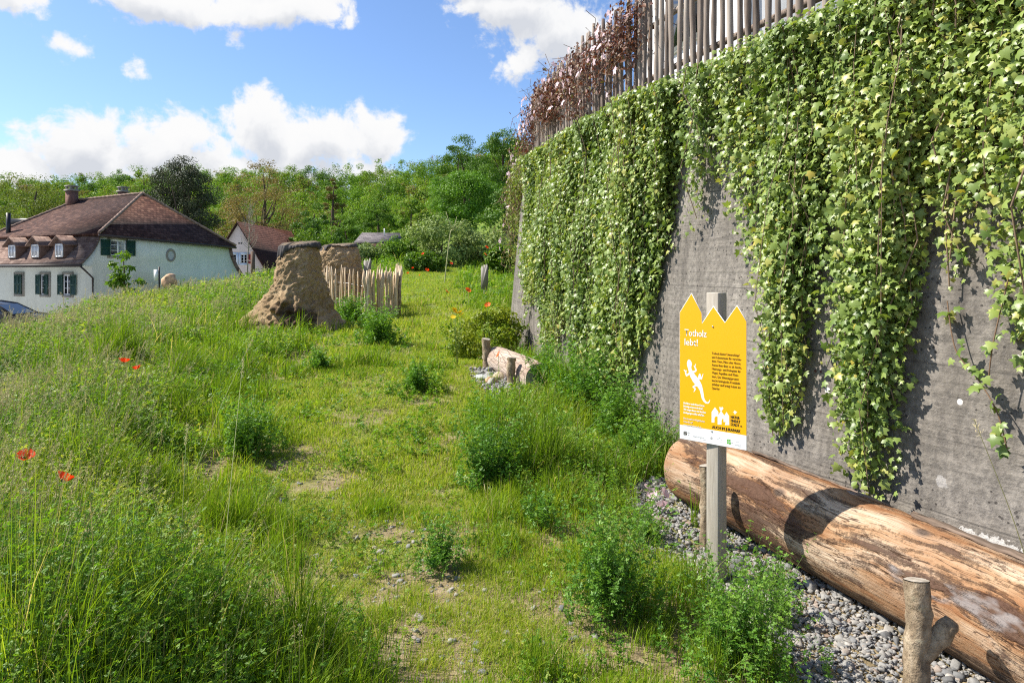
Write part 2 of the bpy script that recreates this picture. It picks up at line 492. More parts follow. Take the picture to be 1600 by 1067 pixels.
M['stake_wood'] = weathered('stake_wood', [(0.10, 0.075, 0.062), (0.26, 0.21, 0.175), (0.42, 0.37, 0.32)])
M['pale_wood'] = weathered('pale_wood', [(0.40, 0.29, 0.17), (0.64, 0.50, 0.34), (0.76, 0.64, 0.48)])
M['post_wood'] = weathered('post_wood', [(0.27, 0.235, 0.19), (0.38, 0.34, 0.285), (0.47, 0.43, 0.37)], (30, 30, 2.0), 0.8, 0.25)

def bark_stake_mat():
    m, gg, out = new_mat('bark_stake')
    v = obj_co(gg)
    n = gg.noise(gg.map(v, (1, 1, 0.6)), 14, 6, 0.7)
    k = gg.noise(v, 55, 4, 0.7)
    c = gg.ramp(n, [(0.3, (0.09, 0.065, 0.045)), (0.5, (0.27, 0.205, 0.135)), (0.7, (0.48, 0.39, 0.28))])
    c = gg.mix(gg.ramp(k, [(0.56, 0.0), (0.68, 0.7)]), c, (0.09, 0.055, 0.035, 1))
    lich = gg.ramp(gg.noise(v, 9, 3, 0.6), [(0.58, 0.0), (0.66, 0.6)])
    c = gg.mix(lich, c, (0.40, 0.37, 0.26, 1))
    principled(gg, out, c, 0.9, gg.m('ADD', n, k), 0.8, 0.01, 0.15)
    return m
M['bark_stake'] = bark_stake_mat()

def endgrain_mat():
    m, gg, out = new_mat('end_grain')
    v = obj_co(gg)
    n = gg.noise(v, 30, 5, 0.6)
    c = gg.ramp(n, [(0.3, (0.22, 0.19, 0.15)), (0.7, (0.46, 0.41, 0.35))])
    principled(gg, out, c, 0.85, n, 0.5, 0.005, 0.15)
    return m
M['end_grain'] = endgrain_mat()

def log_mat(name, fresh=True):
    m, gg, out = new_mat(name)
    v = obj_co(gg)                                   # local X runs along the trunk
    w = gg.noise(v, 1.1, 3)
    off = gg.n('ShaderNodeVectorMath', operation='ADD')
    cb = gg.n('ShaderNodeCombineXYZ'); gg.put(cb.inputs[1], gg.m('MULTIPLY', w, 0.16)); gg.put(cb.inputs[2], gg.m('MULTIPLY', w, 0.12))
    gg.put(off.inputs[0], v); gg.put(off.inputs[1], cb.outputs[0])
    a = gg.noise(gg.map(off.outputs[0], (0.55, 5.0, 5.0)), 1.7, 7, 0.66, 0.15)
    b = gg.noise(gg.map(off.outputs[0], (0.8, 5.0, 5.0), (7, 3, 1)), 1.35, 7, 0.68, 0.2)
    gr = gg.noise(gg.map(off.outputs[0], (1.2, 60, 60)), 1.5, 6, 0.72)
    sp = gg.noise(v, 45, 4, 0.75)
    if fresh:
        c = gg.ramp(a, [(0.28, (0.15, 0.062, 0.028)), (0.41, (0.27, 0.13, 0.06)), (0.50, (0.40, 0.262, 0.155)), (0.60, (0.54, 0.425, 0.31)), (0.78, (0.32, 0.165, 0.08))])
        zone = gg.noise(v, 1.6, 4, 0.6)
        c = gg.mix(gg.ramp(zone, [(0.48, 0.0), (0.68, 0.6)]), c, (0.26, 0.125, 0.06, 1))
        c = gg.mix(gg.m('MULTIPLY', gg.ramp(gr, [(0.36, 1.0), (0.52, 0.0)]), 0.5), c, (0.24, 0.115, 0.05, 1))
        dark = gg.ramp(gg.m('ADD', b, gg.m('ADD', gg.m('MULTIPLY', gg.m('SUBTRACT', sp, 0.5), 0.22), gg.m('MULTIPLY', gg.m('SUBTRACT', gr, 0.5), 0.16))), [(0.485, 0.0), (0.56, 0.88)])
        c = gg.mix(dark, c, gg.ramp(sp, [(0.3, (0.045, 0.026, 0.021)), (0.7, (0.105, 0.062, 0.045))]))
        kn = gg.vor(gg.map(v, (1.7, 2.6, 2.6)), 1.25)
        c = gg.mix(gg.ramp(kn, [(0.05, 0.9), (0.12, 0.0)]), c, (0.10, 0.075, 0.062, 1))
        crk = gg.m('ABSOLUTE', gg.m('SUBTRACT', gg.noise(gg.map(off.outputs[0], (0.9, 16, 16), (2, 2, 5)), 1.2, 3, 0.5), 0.5))
        c = gg.mix(gg.ramp(crk, [(0.004, 0.85), (0.012, 0.0)]), c, (0.05, 0.025, 0.015, 1))
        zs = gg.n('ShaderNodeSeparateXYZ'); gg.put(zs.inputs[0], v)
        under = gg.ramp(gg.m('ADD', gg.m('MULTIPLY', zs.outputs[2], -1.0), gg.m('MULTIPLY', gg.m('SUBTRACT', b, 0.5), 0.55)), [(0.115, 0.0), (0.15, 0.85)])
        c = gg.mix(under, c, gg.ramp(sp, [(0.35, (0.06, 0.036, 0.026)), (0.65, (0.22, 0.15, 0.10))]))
        grey = gg.ramp(gg.noise(gg.map(v, (1.0, 2.5, 2.5), (2, 9, 4)), 1.7, 4, 0.6), [(0.66, 0.0), (0.70, 0.75)])
        c = gg.mix(grey, c, (0.26, 0.235, 0.225, 1))
        c = gg.mix(gg.ramp(sp, [(0.62, 0.0), (0.72, 0.5)]), c, (0.12, 0.055, 0.03, 1))
        h = gg.m('ADD', gg.m('MULTIPLY', gr, 0.5), gg.m('ADD', gg.m('MULTIPLY', dark, 0.8), gg.m('MULTIPLY', sp, 0.4)))
    else:
        c = gg.ramp(a, [(0.3, (0.24, 0.16, 0.115)), (0.5, (0.46, 0.36, 0.29)), (0.7, (0.62, 0.52, 0.44))])
        cr = gg.vor(gg.map(v, (2.2, 9, 9)), 1.9, 'DISTANCE_TO_EDGE')
        ck = gg.ramp(cr, [(0.0, 1.0), (0.05, 0.0)])
        c = gg.mix(gg.m('MULTIPLY', ck, 0.4), c, (0.16, 0.10, 0.075, 1))
        h = gg.m('ADD', gr, gg.m('MULTIPLY', ck, -1.0))
    principled(gg, out, c, 0.85, h, 0.8, 0.016, 0.12)
    return m
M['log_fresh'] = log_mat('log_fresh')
M['log_pale'] = log_mat('log_pale', False)

def ground_mat():
    m, gg, out = new_mat('ground')
    p = pos_co(gg)
    n1 = gg.noise(p, 1.1, 6, 0.6)
    n2 = gg.noise(p, 9, 6, 0.7)
    n3 = gg.noise(p, 70, 4, 0.7)
    soil = gg.ramp(n2, [(0.3, (0.12, 0.085, 0.05)), (0.5, (0.26, 0.195, 0.12)), (0.7, (0.38, 0.30, 0.20))])
    moss = gg.ramp(n2, [(0.3, (0.09, 0.13, 0.018)), (0.7, (0.25, 0.28, 0.06))])
    sp0 = gg.n('ShaderNodeSeparateXYZ'); gg.put(sp0.inputs[0], p)
    nearby = gg.m('MULTIPLY', gg.m('MAXIMUM', gg.m('SUBTRACT', 4.4, sp0.outputs[1]), 0.0), 0.10)
    c = gg.mix(gg.ramp(gg.m('ADD', n1, nearby), [(0.40, 0.9), (0.55, 0.1)]), soil, moss)
    peb = gg.ramp(n3, [(0.60, 0.0), (0.68, 0.7)])
    c = gg.mix(peb, c, (0.40, 0.35, 0.28, 1))
    sp = gg.n('ShaderNodeSeparateXYZ'); gg.put(sp.inputs[0], p)
    far = gg.m('SMOOTH_MIN', gg.m('DIVIDE', gg.m('SUBTRACT', sp.outputs[1], 9.0), 16.0), 1.0, 0.2)
    far = gg.m('MAXIMUM', far, 0.0)
    gcol = gg.ramp(gg.noise(p, 0.35, 5, 0.65), [(0.3, (0.075, 0.135, 0.02)), (0.7, (0.17, 0.23, 0.04))])
    c = gg.mix(far, c, gcol)
    yard = gg.m('MULTIPLY', gg.m('LESS_THAN', sp.outputs[2], -0.55), gg.m('LESS_THAN', sp.outputs[1], 62.0))
    c = gg.mix(yard, c, gg.ramp(n2, [(0.3, (0.26, 0.25, 0.24)), (0.7, (0.38, 0.37, 0.355))]))          # gravel yard below the bank
    principled(gg, out, c, 0.95, gg.m('ADD', n2, gg.m('MULTIPLY', n3, 0.4)), 0.9, 0.03, 0.1)
    return m
M['ground'] = ground_mat()

def soil_mat():
    m, gg, out = new_mat('earth')
    p = obj_co(gg)
    n1 = gg.noise(p, 2.2, 6, 0.65)
    n2 = gg.noise(p, 16, 6, 0.75)
    n3 = gg.noise(p, 60, 4, 0.7)
    c = gg.ramp(gg.m('ADD', gg.m('MULTIPLY', n1, 0.5), gg.m('MULTIPLY', n2, 0.5)), [(0.33, (0.21, 0.135, 0.07)), (0.5, (0.43, 0.30, 0.17)), (0.66, (0.58, 0.44, 0.27))])
    c = gg.mix(gg.ramp(n3, [(0.6, 0.0), (0.7, 0.6)]), c, (0.44, 0.36, 0.26, 1))
    dk = tint_of(gg)
    dm = gg.ramp(gg.m('ADD', dk, gg.m('MULTIPLY', gg.m('SUBTRACT', n2, 0.5), 1.1)), [(0.38, 0.0), (0.72, 0.92)])
    c = gg.mix(dm, c, gg.ramp(n3, [(0.3, (0.055, 0.034, 0.024)), (0.7, (0.14, 0.092, 0.06))]))
    principled(gg, out, c, 0.95, gg.m('ADD', n2, gg.m('MULTIPLY', n3, 0.5)), 1.0, 0.06, 0.1)
    return m
M['earth'] = soil_mat()

def pebble_mat():
    m, gg, out = new_mat('pebble')
    t = tint_of(gg)
    c = gg.ramp(t, [(0.0, (0.11, 0.115, 0.12)), (0.3, (0.22, 0.225, 0.23)), (0.55, (0.33, 0.32, 0.30)), (0.75, (0.40, 0.37, 0.33)), (0.9, (0.30, 0.20, 0.14)), (1.0, (0.48, 0.45, 0.41))])
    n = gg.noise(pos_co(gg), 90, 4, 0.7)
    c = gg.mix(gg.m('MULTIPLY', n, 0.7), c, (0.15, 0.14, 0.125, 1))
    principled(gg, out, c, 0.75, n, 0.4, 0.004, 0.25)
    return m
M['pebble'] = pebble_mat()
M['boulder'] = plain('boulder', (0.46, 0.37, 0.26), 0.85, 0.35, 7, 0.6)
M['sandstone'] = plain('sandstone', (0.52, 0.33, 0.20), 0.85, 0.5, 5, 0.6)
def felt_mat():
    m, gg, out = new_mat('felt')
    v = obj_co(gg); n = gg.noise(v, 9, 6, 0.7)
    c = gg.ramp(n, [(0.3, (0.05, 0.046, 0.046)), (0.7, (0.11, 0.10, 0.098))])
    nz = gg.n('ShaderNodeSeparateXYZ'); gg.put(nz.inputs[0], gg.n('ShaderNodeNewGeometry').outputs['True Normal'])
    f = gg.ramp(gg.m('ADD', nz.outputs[2], gg.m('MULTIPLY', gg.m('SUBTRACT', n, 0.5), 0.9)), [(0.62, 0.0), (0.85, 0.9)])
    c = gg.mix(f, c, gg.ramp(gg.noise(v, 40, 4, 0.7), [(0.3, (0.14, 0.10, 0.065)), (0.7, (0.32, 0.25, 0.17))]))
    principled(gg, out, c, 0.9, n, 0.7, 0.02, 0.1)
    return m
M['felt'] = felt_mat()

# ------------------------------------------------------------------ terrain
AY = np.array([-30, 4, 10, 14, 20, 24, 30, 40, 60, 100, 120, 150, 180, 220, 260, 300, 400, 900.])
AZ = np.array([-0.3, 0, .35, .5, .8, 1.0, 1.5, 2.4, 2.7, 3.2, 3.6, 6, 11, 18, 27, 32, 38, 40.])
YY = np.array([-30, 52, 70, 100, 120, 150, 180, 220, 260, 300, 400, 900.])
YZ = np.array([-1.2, -1.2, -.2, 1.8, 3.2, 6, 11, 18, 27, 32, 38, 40.])
CY = np.array([-30, 0, 5, 10, 17, 21, 26, 32, 40, 60, 900])
CX = np.array([-5.6, -5.6, -6.0, -7.1, -9.6, -10.2, -10.4, -10.0, -10.0, -12, -14])
def ground_z(x, y):
    x = np.asarray(x, float); y = np.asarray(y, float)
    a = np.interp(y, AY, AZ); b = np.interp(y, YY, YZ); c = np.interp(y, CY, CX)
    s = smoothstep(0.0, 1.0, (c - x) / 4.6)
    z = a * (1 - s) + b * s
    bump = smoothstep(-0.17, 0.0, x / np.maximum(y, 1)) * smoothstep(40, 90, y) * (1 - smoothstep(170, 230, y)) * 7
    z = z + bump
    return z + (vnoise(x, y, 0.9, 3) - 0.5) * 0.05 * np.clip(y / 4, 0.4, 3)
def gz(x, y): return float(ground_z(np.array([x]), np.array([y]))[0])

xs = np.unique(np.concatenate([np.linspace(-700, -60, 34), np.linspace(-60, -14, 36), np.linspace(-14, 5, 120), np.linspace(5, 40, 24), np.linspace(40, 700, 30)]))
ys = np.unique(np.concatenate([np.linspace(-60, 1, 14), np.linspace(1, 14, 100), np.linspace(14, 40, 70), np.linspace(40, 120, 40), np.linspace(120, 420, 50), np.linspace(420, 1200, 16)]))
gx_, gy_ = np.meshgrid(xs, ys)
gzv = ground_z(gx_.ravel(), gy_.ravel())
a = Acc()
nx, ny = len(xs), len(ys)
ii = np.arange(nx * ny).reshape(ny, nx)
a.add(np.stack([gx_.ravel(), gy_.ravel(), gzv], 1), np.stack([ii[:-1, :-1], ii[:-1, 1:], ii[1:, 1:], ii[1:, :-1]], -1).reshape(-1, 4))
o = a.build('ground', M['ground'], smooth=True)
tag(o, kind='structure')

# ------------------------------------------------------------------ retaining wall
WP = np.array([(4.7, -0.6), (3.6, 1.4), (2.57, 3.2), (1.78, 4.9), (1.12, 6.9), (.62, 8.9), (.27, 10.7), (.02, 12.0), (-.06, 13.4), (.05, 15.5), (.5, 18.5), (1.3, 22)])
def catmull(P, per=24):
    out = []
    for i in range(len(P) - 1):
        p0, p1, p2, p3 = P[max(i - 1, 0)], P[i], P[i + 1], P[min(i + 2, len(P) - 1)]
        for t in np.arange(per) / per:
            out.append(0.5 * ((2 * p1) + (-p0 + p2) * t + (2 * p0 - 5 * p1 + 4 * p2 - p3) * t * t + (-p0 + 3 * p1 - 3 * p2 + p3) * t ** 3))
    out.append(P[-1])
    return np.array(out)
WC = catmull(WP)
WS = np.concatenate([[0], np.cumsum(np.linalg.norm(np.diff(WC, axis=0), axis=1))])
def wall_xy(s):
    return np.stack([np.interp(s, WS, WC[:, 0]), np.interp(s, WS, WC[:, 1])], -1)
def wall_n(s):
    t = unit(wall_xy(np.asarray(s) + 0.05) - wall_xy(np.asarray(s) - 0.05))
    return np.stack([-t[..., 1], t[..., 0]], -1)
BATTER = 0.095
def wall_top(s): return np.interp(s, [0, 4, 9, 14.5, 26], [3.28, 3.33, 3.46, 3.60, 3.66])
def wall_pt(s, z, off=0.0):
    """point on the wall face at arc length s and height z, moved OFF metres out of the face"""
    s = np.asarray(s, float); z = np.asarray(z, float)
    xy = wall_xy(s); n = wall_n(s)
    g_ = ground_z(xy[..., 0], xy[..., 1])
    k = -(z - g_) * BATTER + off
    return np.concatenate([xy + n * k[..., None], z[..., None]], -1)
def s_of_y(y): return float(np.interp(y, WC[:, 1], WS))
_p = wall_pt(np.array([s_of_y(3.75)]), np.array([1.08]))[0]
def wall_hit(px, py):
    best = None
    for s in np.linspace(2, 16, 900):
        xy = wall_xy(s); z = EYE
        for _ in range(3):
            q = wall_pt(np.array(s), np.array(z)); z = EYE + (HY - py) / F * q[1]
        d = abs(HX + F * q[0] / q[1] - px)
        if best is None or d < best[0]: best = (d, tuple(q), s)
    return best[1], best[2]
SPOTS = [(wall_hit(1293, 610)[0], 0.022, (0.72, 0.71, 0.68)), (wall_hit(1276, 580)[0], 0.012, (0.10, 0.035, 0.025)), (wall_hit(1284, 581)[0], 0.010, (0.10, 0.035, 0.025)),
         (wall_hit(1500, 628)[0], 0.016, (0.66, 0.64, 0.62)), (wall_hit(1545, 852)[0], 0.10, (0.60, 0.58, 0.55), 1.2, (0.6, 0.6, 2.2)), (wall_hit(1590, 560)[0], 0.02, (0.62, 0.6, 0.58)),
         (wall_hit(1470, 752)[0], 0.03, (0.36, 0.34, 0.32), 1.5)]
M['concrete'] = concrete_mat()
S = np.linspace(0, WS[-1], 150)
nz = 30
rows = []
for j in range(nz + 1):
    f_ = j / nz
    xy = wall_xy(S); gb = ground_z(xy[:, 0], xy[:, 1]) - 0.4
    z = gb + (wall_top(S) - gb) * f_
    nn = (vnoise(S, z, 2.2, 5) - 0.5) * 0.018
    rows.append(wall_pt(S, z, nn))
rows.append(wall_pt(S, wall_top(S), -0.38))
back0 = wall_pt(S, wall_top(S), -0.38); back0[:, 2] = 0
rows.append(back0)
V = np.concatenate(rows); ns = len(S)
ii = np.arange(V.shape[0]).reshape(-1, ns)
a = Acc(); a.add(V, np.stack([ii[:-1, :-1], ii[1:, :-1], ii[1:, 1:], ii[:-1, 1:]], -1).reshape(-1, 4))
wall = a.build('retaining_wall', M['concrete'])
tag(wall, 'tall weathered grey concrete retaining wall that carries the ivy and the fence', 'wall')

# garden level behind the wall
a = Acc()
t0 = wall_pt(S, wall_top(S) - 0.02, -0.36); t1 = t0.copy(); t1[:, 0] += 26; t1[:, 2] += 0.3
V = np.concatenate([t0, t1]); ii = np.arange(2 * ns).reshape(2, ns)
a.add(V, np.stack([ii[0, :-1], ii[0, 1:], ii[1, 1:], ii[1, :-1]], -1))
o = a.build('upper_garden_ground', M['ground']); tag(o, kind='structure')

# ------------------------------------------------------------------ palisade fence on the wall
fence = empty('palisade_fence', tuple(wall_pt(np.array(9.0), np.array(3.6), -0.12)))
tag(fence, 'weathered grey palisade of round stakes along the top of the concrete wall', 'fence')
base = np.array(fence.location)
def stake_mesh(i, h=1.35, r=0.0245):
    rg = np.random.default_rng(100 + i)
    m_ = 10
    z = np.linspace(-0.12, h, m_)
    pts = np.stack([np.cumsum(rg.normal(0, 0.0025, m_)), np.cumsum(rg.normal(0, 0.0025, m_)), z], 1)
    rad = r * (1 + rg.normal(0, 0.05, m_)); rad[-1] *= 0.72; 
    Vv, Ff = tube(pts, rad, 9, True, 0.05, i)
    a = Acc(); a.add(Vv, Ff)
    return a.mesh('stake', True)
SM = [stake_mesh(i) for i in range(6)]
for m_ in SM: m_.materials.append(M['stake_wood'])
s0, s1 = s_of_y(3.3), s_of_y(12.6)
k = 0
ss = s0
while ss < s1 and k < 98:
    p = wall_pt(np.array(ss), wall_top(ss) + 0.0, -0.13)
    o = bpy.data.objects.new('stake', SM[k % 6]); COL.objects.link(o); o.parent = fence
    o.location = Vector(p) - Vector(base)
    o.rotation_euler = (random.uniform(-.02, .02), random.uniform(-.02, .02), random.uniform(0, 6))
    sc_ = random.uniform(0.93, 1.12); o.scale = (sc_, sc_, random.uniform(0.95, 1.04))
    ss += random.uniform(0.112, 0.132); k += 1
for zz in (0.35, 0.95):
    st = np.linspace(s0, s1, 40)
    Vv, Ff = tube(wall_pt(st, wall_top(st) + zz, -0.185), 0.03, 6)
    a = Acc(); a.add(Vv - base, Ff); a.build('rail', M['stake_wood'], fence)

# ------------------------------------------------------------------ white house on the garden level
wh = empty('white_house', (3.4, 8.6, 3.4))
tag(wh, 'white roughcast house behind the grey palisade fence', 'house')
d_ = unit(np.array([2.35 - 3.4, 12.6 - 8.6])); n_ = np.array([d_[1], -d_[0]])
def WHP(u, v, z): return (d_[0] * u + n_[0] * v, d_[1] * u + n_[1] * v, z)
L_ = 4.2
def prism(acc, pts, faces, tint=0.5): acc.add(np.array(pts, float), faces, tint)
a = Acc()
prism(a, [WHP(0, 0, -.3), WHP(L_, 0, -.3), WHP(L_, 7, -.3), WHP(0, 7, -.3), WHP(0, 0, 4.6), WHP(L_, 0, 4.6), WHP(L_, 7, 4.6), WHP(0, 7, 4.6), WHP(0, 3.5, 6.6), WHP(L_, 3.5, 6.6)],
      [(0, 1, 5, 4), (2, 3, 7, 6), (0, 4, 8, 7, 3), (1, 2, 6, 9, 5)])
a.build('wall', M['white_render'], wh)
a = Acc()
prism(a, [WHP(-.4, -.5, 4.35), WHP(L_ + .4, -.5, 4.35), WHP(L_ + .4, 3.5, 6.75), WHP(-.4, 3.5, 6.75), WHP(-.4, 7.5, 4.35), WHP(L_ + .4, 7.5, 4.35)], [(0, 1, 2, 3), (3, 2, 5, 4)])
o = a.build('roof', M['tile_brown'], wh); md = o.modifiers.new('thick', 'SOLIDIFY'); md.thickness = 0.12; planar_uv(o.data)
Vv, Ff = tube([WHP(0.5, -.08, -.3), WHP(0.5, -.08, 4.3)], 0.045, 8); a = Acc(); a.add(Vv, Ff); a.build('downpipe', M['steel'], wh)
f_ = Acc(); Vv, Ff = box(-0.55, 0.55, -0.04, 0.04, -0.7, 0.7); f_.add(Vv, Ff)
wn = f_.build('window', M['white_paint'], wh); wn.location = WHP(2.4, -0.02, 2.6); wn.rotation_euler = (0, 0, math.atan2(d_[1], d_[0]))
f_ = Acc(); Vv, Ff = box(-0.47, 0.47, 0.035, 0.05, -0.62, 0.62); f_.add(Vv, Ff); 
Vv, Ff = box(-0.47, 0.47, -0.05, -0.043, -0.62, 0.62); f_.add(Vv, Ff); f_.build('pane', M['glass_dark'], wn)

# ------------------------------------------------------------------ leaf templates
IVY_T = np.array([(0, .32, .06), (0, .0, -.02), (.22, -.10, -.06), (.50, .02, -.12), (.34, .25, -.02), (.56, .50, -.12), (.22, .56, .0), (0, 1.0, -.14),
                  (-.22, .56, .0), (-.56, .50, -.12), (-.34, .25, -.02), (-.50, .02, -.12), (-.22, -.10, -.06)])
IVY_F = [np.array([(0, i, i + 1) for i in range(1, 12)] + [(0, 12, 1)])]
LEAF_T = np.array([(0, 0, 0), (.28, .45, .10), (0, 1, -.05), (-.28, .45, .10)])          # folded oval leaf
LEAF_F = [np.array([(0, 1, 2), (0, 2, 3)])]
OV_T = np.array([(0, 0, 0), (.20, .25, .06), (.24, .6, .05), (0, 1, -.06), (-.24, .6, .05), (-.20, .25, .06), (0, .5, 0)])
OV_F = [np.array([(0, 1, 6), (1, 2, 6), (2, 3, 6), (3, 4, 6), (4, 5, 6), (5, 0, 6)])]
def tri_leaf():
    T, Fc = [], []
    for i, a_ in enumerate((0, 1.15, -1.15)):
        c, s_ = math.cos(a_), math.sin(a_)
        for (x, y, z) in LEAF_T * np.array([1.0, 1.0, 1.0]):
            T.append((x * c - y * s_, x * s_ + y * c, z - 0.10 * abs(i > 0)))
        Fc += [(4 * i, 4 * i + 1, 4 * i + 2), (4 * i, 4 * i + 2, 4 * i + 3)]
    return np.array(T), [np.array(Fc)]
TRI_T, TRI_F = tri_leaf()

def rdir(n, rg=RNG):
    return unit(rg.normal(size=(n, 3)))

# ------------------------------------------------------------------ ivy
def ivy_curtain(name, label, profile, s_range, dens, leaf, seed, top_bulge=0.16, bulge=0.22, thin=None):
    """profile: (px, y of the dense edge, y of the last tips) along the wall as seen from the path"""
    rg = np.random.default_rng(seed)
    P = np.array(profile, float)
    sa = np.linspace(s_range[0], s_range[1], 200)
    q = wall_pt(sa, np.full(200, 2.4))
    pxs = HX + F * q[:, 0] / q[:, 1]
    zd = EYE + (HY - np.interp(pxs, P[:, 0], P[:, 1])) / F * q[:, 1]
    zs = EYE + (HY - np.interp(pxs, P[:, 0], P[:, 2])) / F * q[:, 1]
    n = int(dens * (s_range[1] - s_range[0]))
    pos, nor, tip, size, tin = [], [], [], [], []
    stems = Acc()
    for i in range(n):
        s = rg.uniform(*s_range)
        lo_d, lo_s = np.interp(s, sa, zd), np.interp(s, sa, zs)
        lo_d += (vnoise(s, 0.0, 4.2, 14) * .6 + vnoise(s, 0.0, 11.0, 15) * .4 - .40) * .95; lo_s += (vnoise(s, 0.0, 6.5, 14) - .5) * .3
        r_ = rg.random()
        top = float(wall_top(s)) + rg.uniform(0.0, 0.05)
        end = lo_d + (top - lo_d) * 0.55 * rg.random() ** 1.6 if r_ < 0.70 else lo_d + (lo_s - lo_d) * rg.random() ** 0.7
        gap = vnoise(s, 0.0, 3.4, 9) * .6 + vnoise(s, 0.0, 9.0, 10) * .4 + (.12 if s > sg else 0)
        end += (top - end) * np.clip((.45 - gap) * 2.4, 0, .5) * (0.4 + 0.6 * rg.random())
        if end > top - 0.15: end = top - 0.15
        Lg = top - end
        m = max(4, int(Lg / (leaf * 0.66)))
        t = (np.arange(m) + rg.random(m)) / m
        z = top - Lg * t
        ph, am = rg.uniform(0, 6), rg.uniform(0.02, 0.12)
        sv = s + am * np.sin(ph + t * rg.uniform(3, 9)) * np.sqrt(t) + rg.normal(0, 0.034, m) + 0.03 * t * rg.normal()
        if thin is not None and rg.random() < float(np.interp(np.interp(s, sa, pxs), *thin)): continue
        lay = rg.random()
        b_ = bulge * lay * (0.35 + 0.65 * np.sin(np.clip(t, 0, 1) * np.pi * 0.9 + 0.35)) * np.clip(Lg, 0.3, 1.2) * (.35 + 1.1 * vnoise(sv, z * .55, 2.1, 19)) + 0.03
        # thick roll of growth over the top edge
        roll = np.exp(-((top - z) / 0.25) ** 2) * top_bulge * rg.uniform(0.3, 1.2)
        off = b_ + roll + rg.normal(0, 0.026, m)
        pp = wall_pt(sv, z, np.maximum(off, 0.015))
        pos.append(pp)
        nw = wall_n(sv)
        o3 = np.concatenate([nw, np.zeros((m, 1))], 1)
        nor.append(o3 * 1.0 + np.array([0, 0, 0.45]) + rg.normal(0, 0.62, (m, 3)))
        tip.append(np.array([0, 0, -1.0]) + o3 * 0.35 + rg.normal(0, 0.65, (m, 3)))
        size.append(leaf * np.clip(rg.lognormal(0, .34, m), .4, 1.8))
        # shoots at the tips are young and paler
        tin.append(np.clip(rg.normal(0.45 + 0.32 * vnoise(sv, z * .6, 2.4, 4) + .08 * lay, 0.17, m) + 0.15 * (t > 0.9), 0, 0.97))
        if i % 7 == 0:
            k_ = np.linspace(0, m - 1, min(m, 7)).astype(int)
            order = k_[np.argsort(-z[k_])]
            Vv, Ff = tube(pp[order] - np.concatenate([nw[order] * rg.uniform(-.03, .012), np.zeros((len(order), 1))], 1), rg.uniform(.0022, .005), 5, False)
            stems.add(Vv, Ff)
    # growth creeping over the top, up to the feet of the fence
    m = int(95 * dens / 60 * (s_range[1] - s_range[0]))
    sv = rg.uniform(s_range[0], s_range[1], m)
    hump = 0.06 + 0.12 * vnoise(sv, sv * 0, 2.5, 8)
    z = wall_top(sv) + rg.random(m) * hump
    off = rg.uniform(-0.10, top_bulge, m)
    pos.append(wall_pt(sv, z, off)); nw = wall_n(sv); o3 = np.concatenate([nw, np.zeros((m, 1))], 1)
    nor.append(o3 * 0.5 + np.array([0, 0, 1.0]) + rg.normal(0, 0.45, (m, 3)))
    tip.append(o3 + np.array([0, 0, -.3]) + rg.normal(0, 0.5, (m, 3)))
    size.append(leaf * rg.uniform(0.7, 1.5, m)); tin.append(np.clip(rg.normal(0.68, 0.2, m), 0, 0.97))
    pos = np.concatenate(pos); nor = np.concatenate(nor); tip = np.concatenate(tip); size = np.concatenate(size); tin = np.concatenate(tin)
    yel = rg.random(len(tin)) < 0.006; tin[yel] = 1.0
    root = empty(name, tuple(wall_pt(np.array(np.mean(s_range)), wall_top(np.mean(s_range)))))
    b0 = np.array(root.location)
    a = Acc(); fr_ = frames(nor, tip, size); ju = rg.random(len(tin)) < .15
    a.inst(IVY_T, IVY_F, (pos - b0)[~ju], fr_[~ju], tin[~ju]); a.inst(OV_T * (1.7, 1, 1.6), OV_F, (pos - b0)[ju], fr_[ju] * .85, tin[ju])
    a.build('leaves', M['ivy'], root)
    stems.v = [v - b0.astype(np.float32) for v in stems.v]
    stems.build('stems', M['ivy_stem'], root)
    return tag(root, label, 'ivy')

sg = wall_hit(1066, 250)[1]
prof_far = [(790, 330, 400), (820, 400, 440), (845, 465, 490), (858, 400, 440), (870, 520, 540), (895, 545, 560), (912, 430, 470), (930, 560, 580), (985, 600, 620), (1020, 590, 600), (1045, 480, 560), (1062, 300, 400)]
ivy_curtain('ivy', 'dense ivy curtain hanging over the far half of the concrete wall', prof_far, (sg, s_of_y(11.25)), 215, 0.040, 21, thin=([815, 852, 861, 872, 885, 897, 905, 915, 938, 948, 958, 1000, 1009, 1018, 1062], [0, .1, .7, .2, 0, 0, .65, .1, 0, .35, 0, 0, .3, 0, 0]))
prof_near = [(1066, 250, 300), (1085, 300, 420), (1110, 330, 445), (1135, 250, 300), (1165, 290, 360), (1200, 330, 470), (1225, 420, 560), (1240, 560, 660), (1262, 600, 685), (1285, 470, 640), (1310, 430, 590),
             (1340, 460, 600), (1365, 560, 730), (1390, 640, 775), (1415, 700, 790), (1440, 720, 800), (1455, 500, 640), (1475, 420, 520), (1500, 420, 500), (1525, 330, 420), (1545, 270, 330), (1570, 235, 350), (1600, 300, 700), (1640, 330, 600), (1700, 400, 600), (1900, 500, 800)]
ivy_curtain('ivy', 'sunlit ivy with long uneven trails hanging beside the yellow sign', prof_near, (s_of_y(2.05), sg - 0.05), 400, 0.037, 22, thin=([1062, 1078, 1090, 1225, 1240, 1280, 1300, 1330, 1350, 1500, 1530], [.95, .95, .74, .76, .1, 0, .5, .5, 0, 0, .55]))
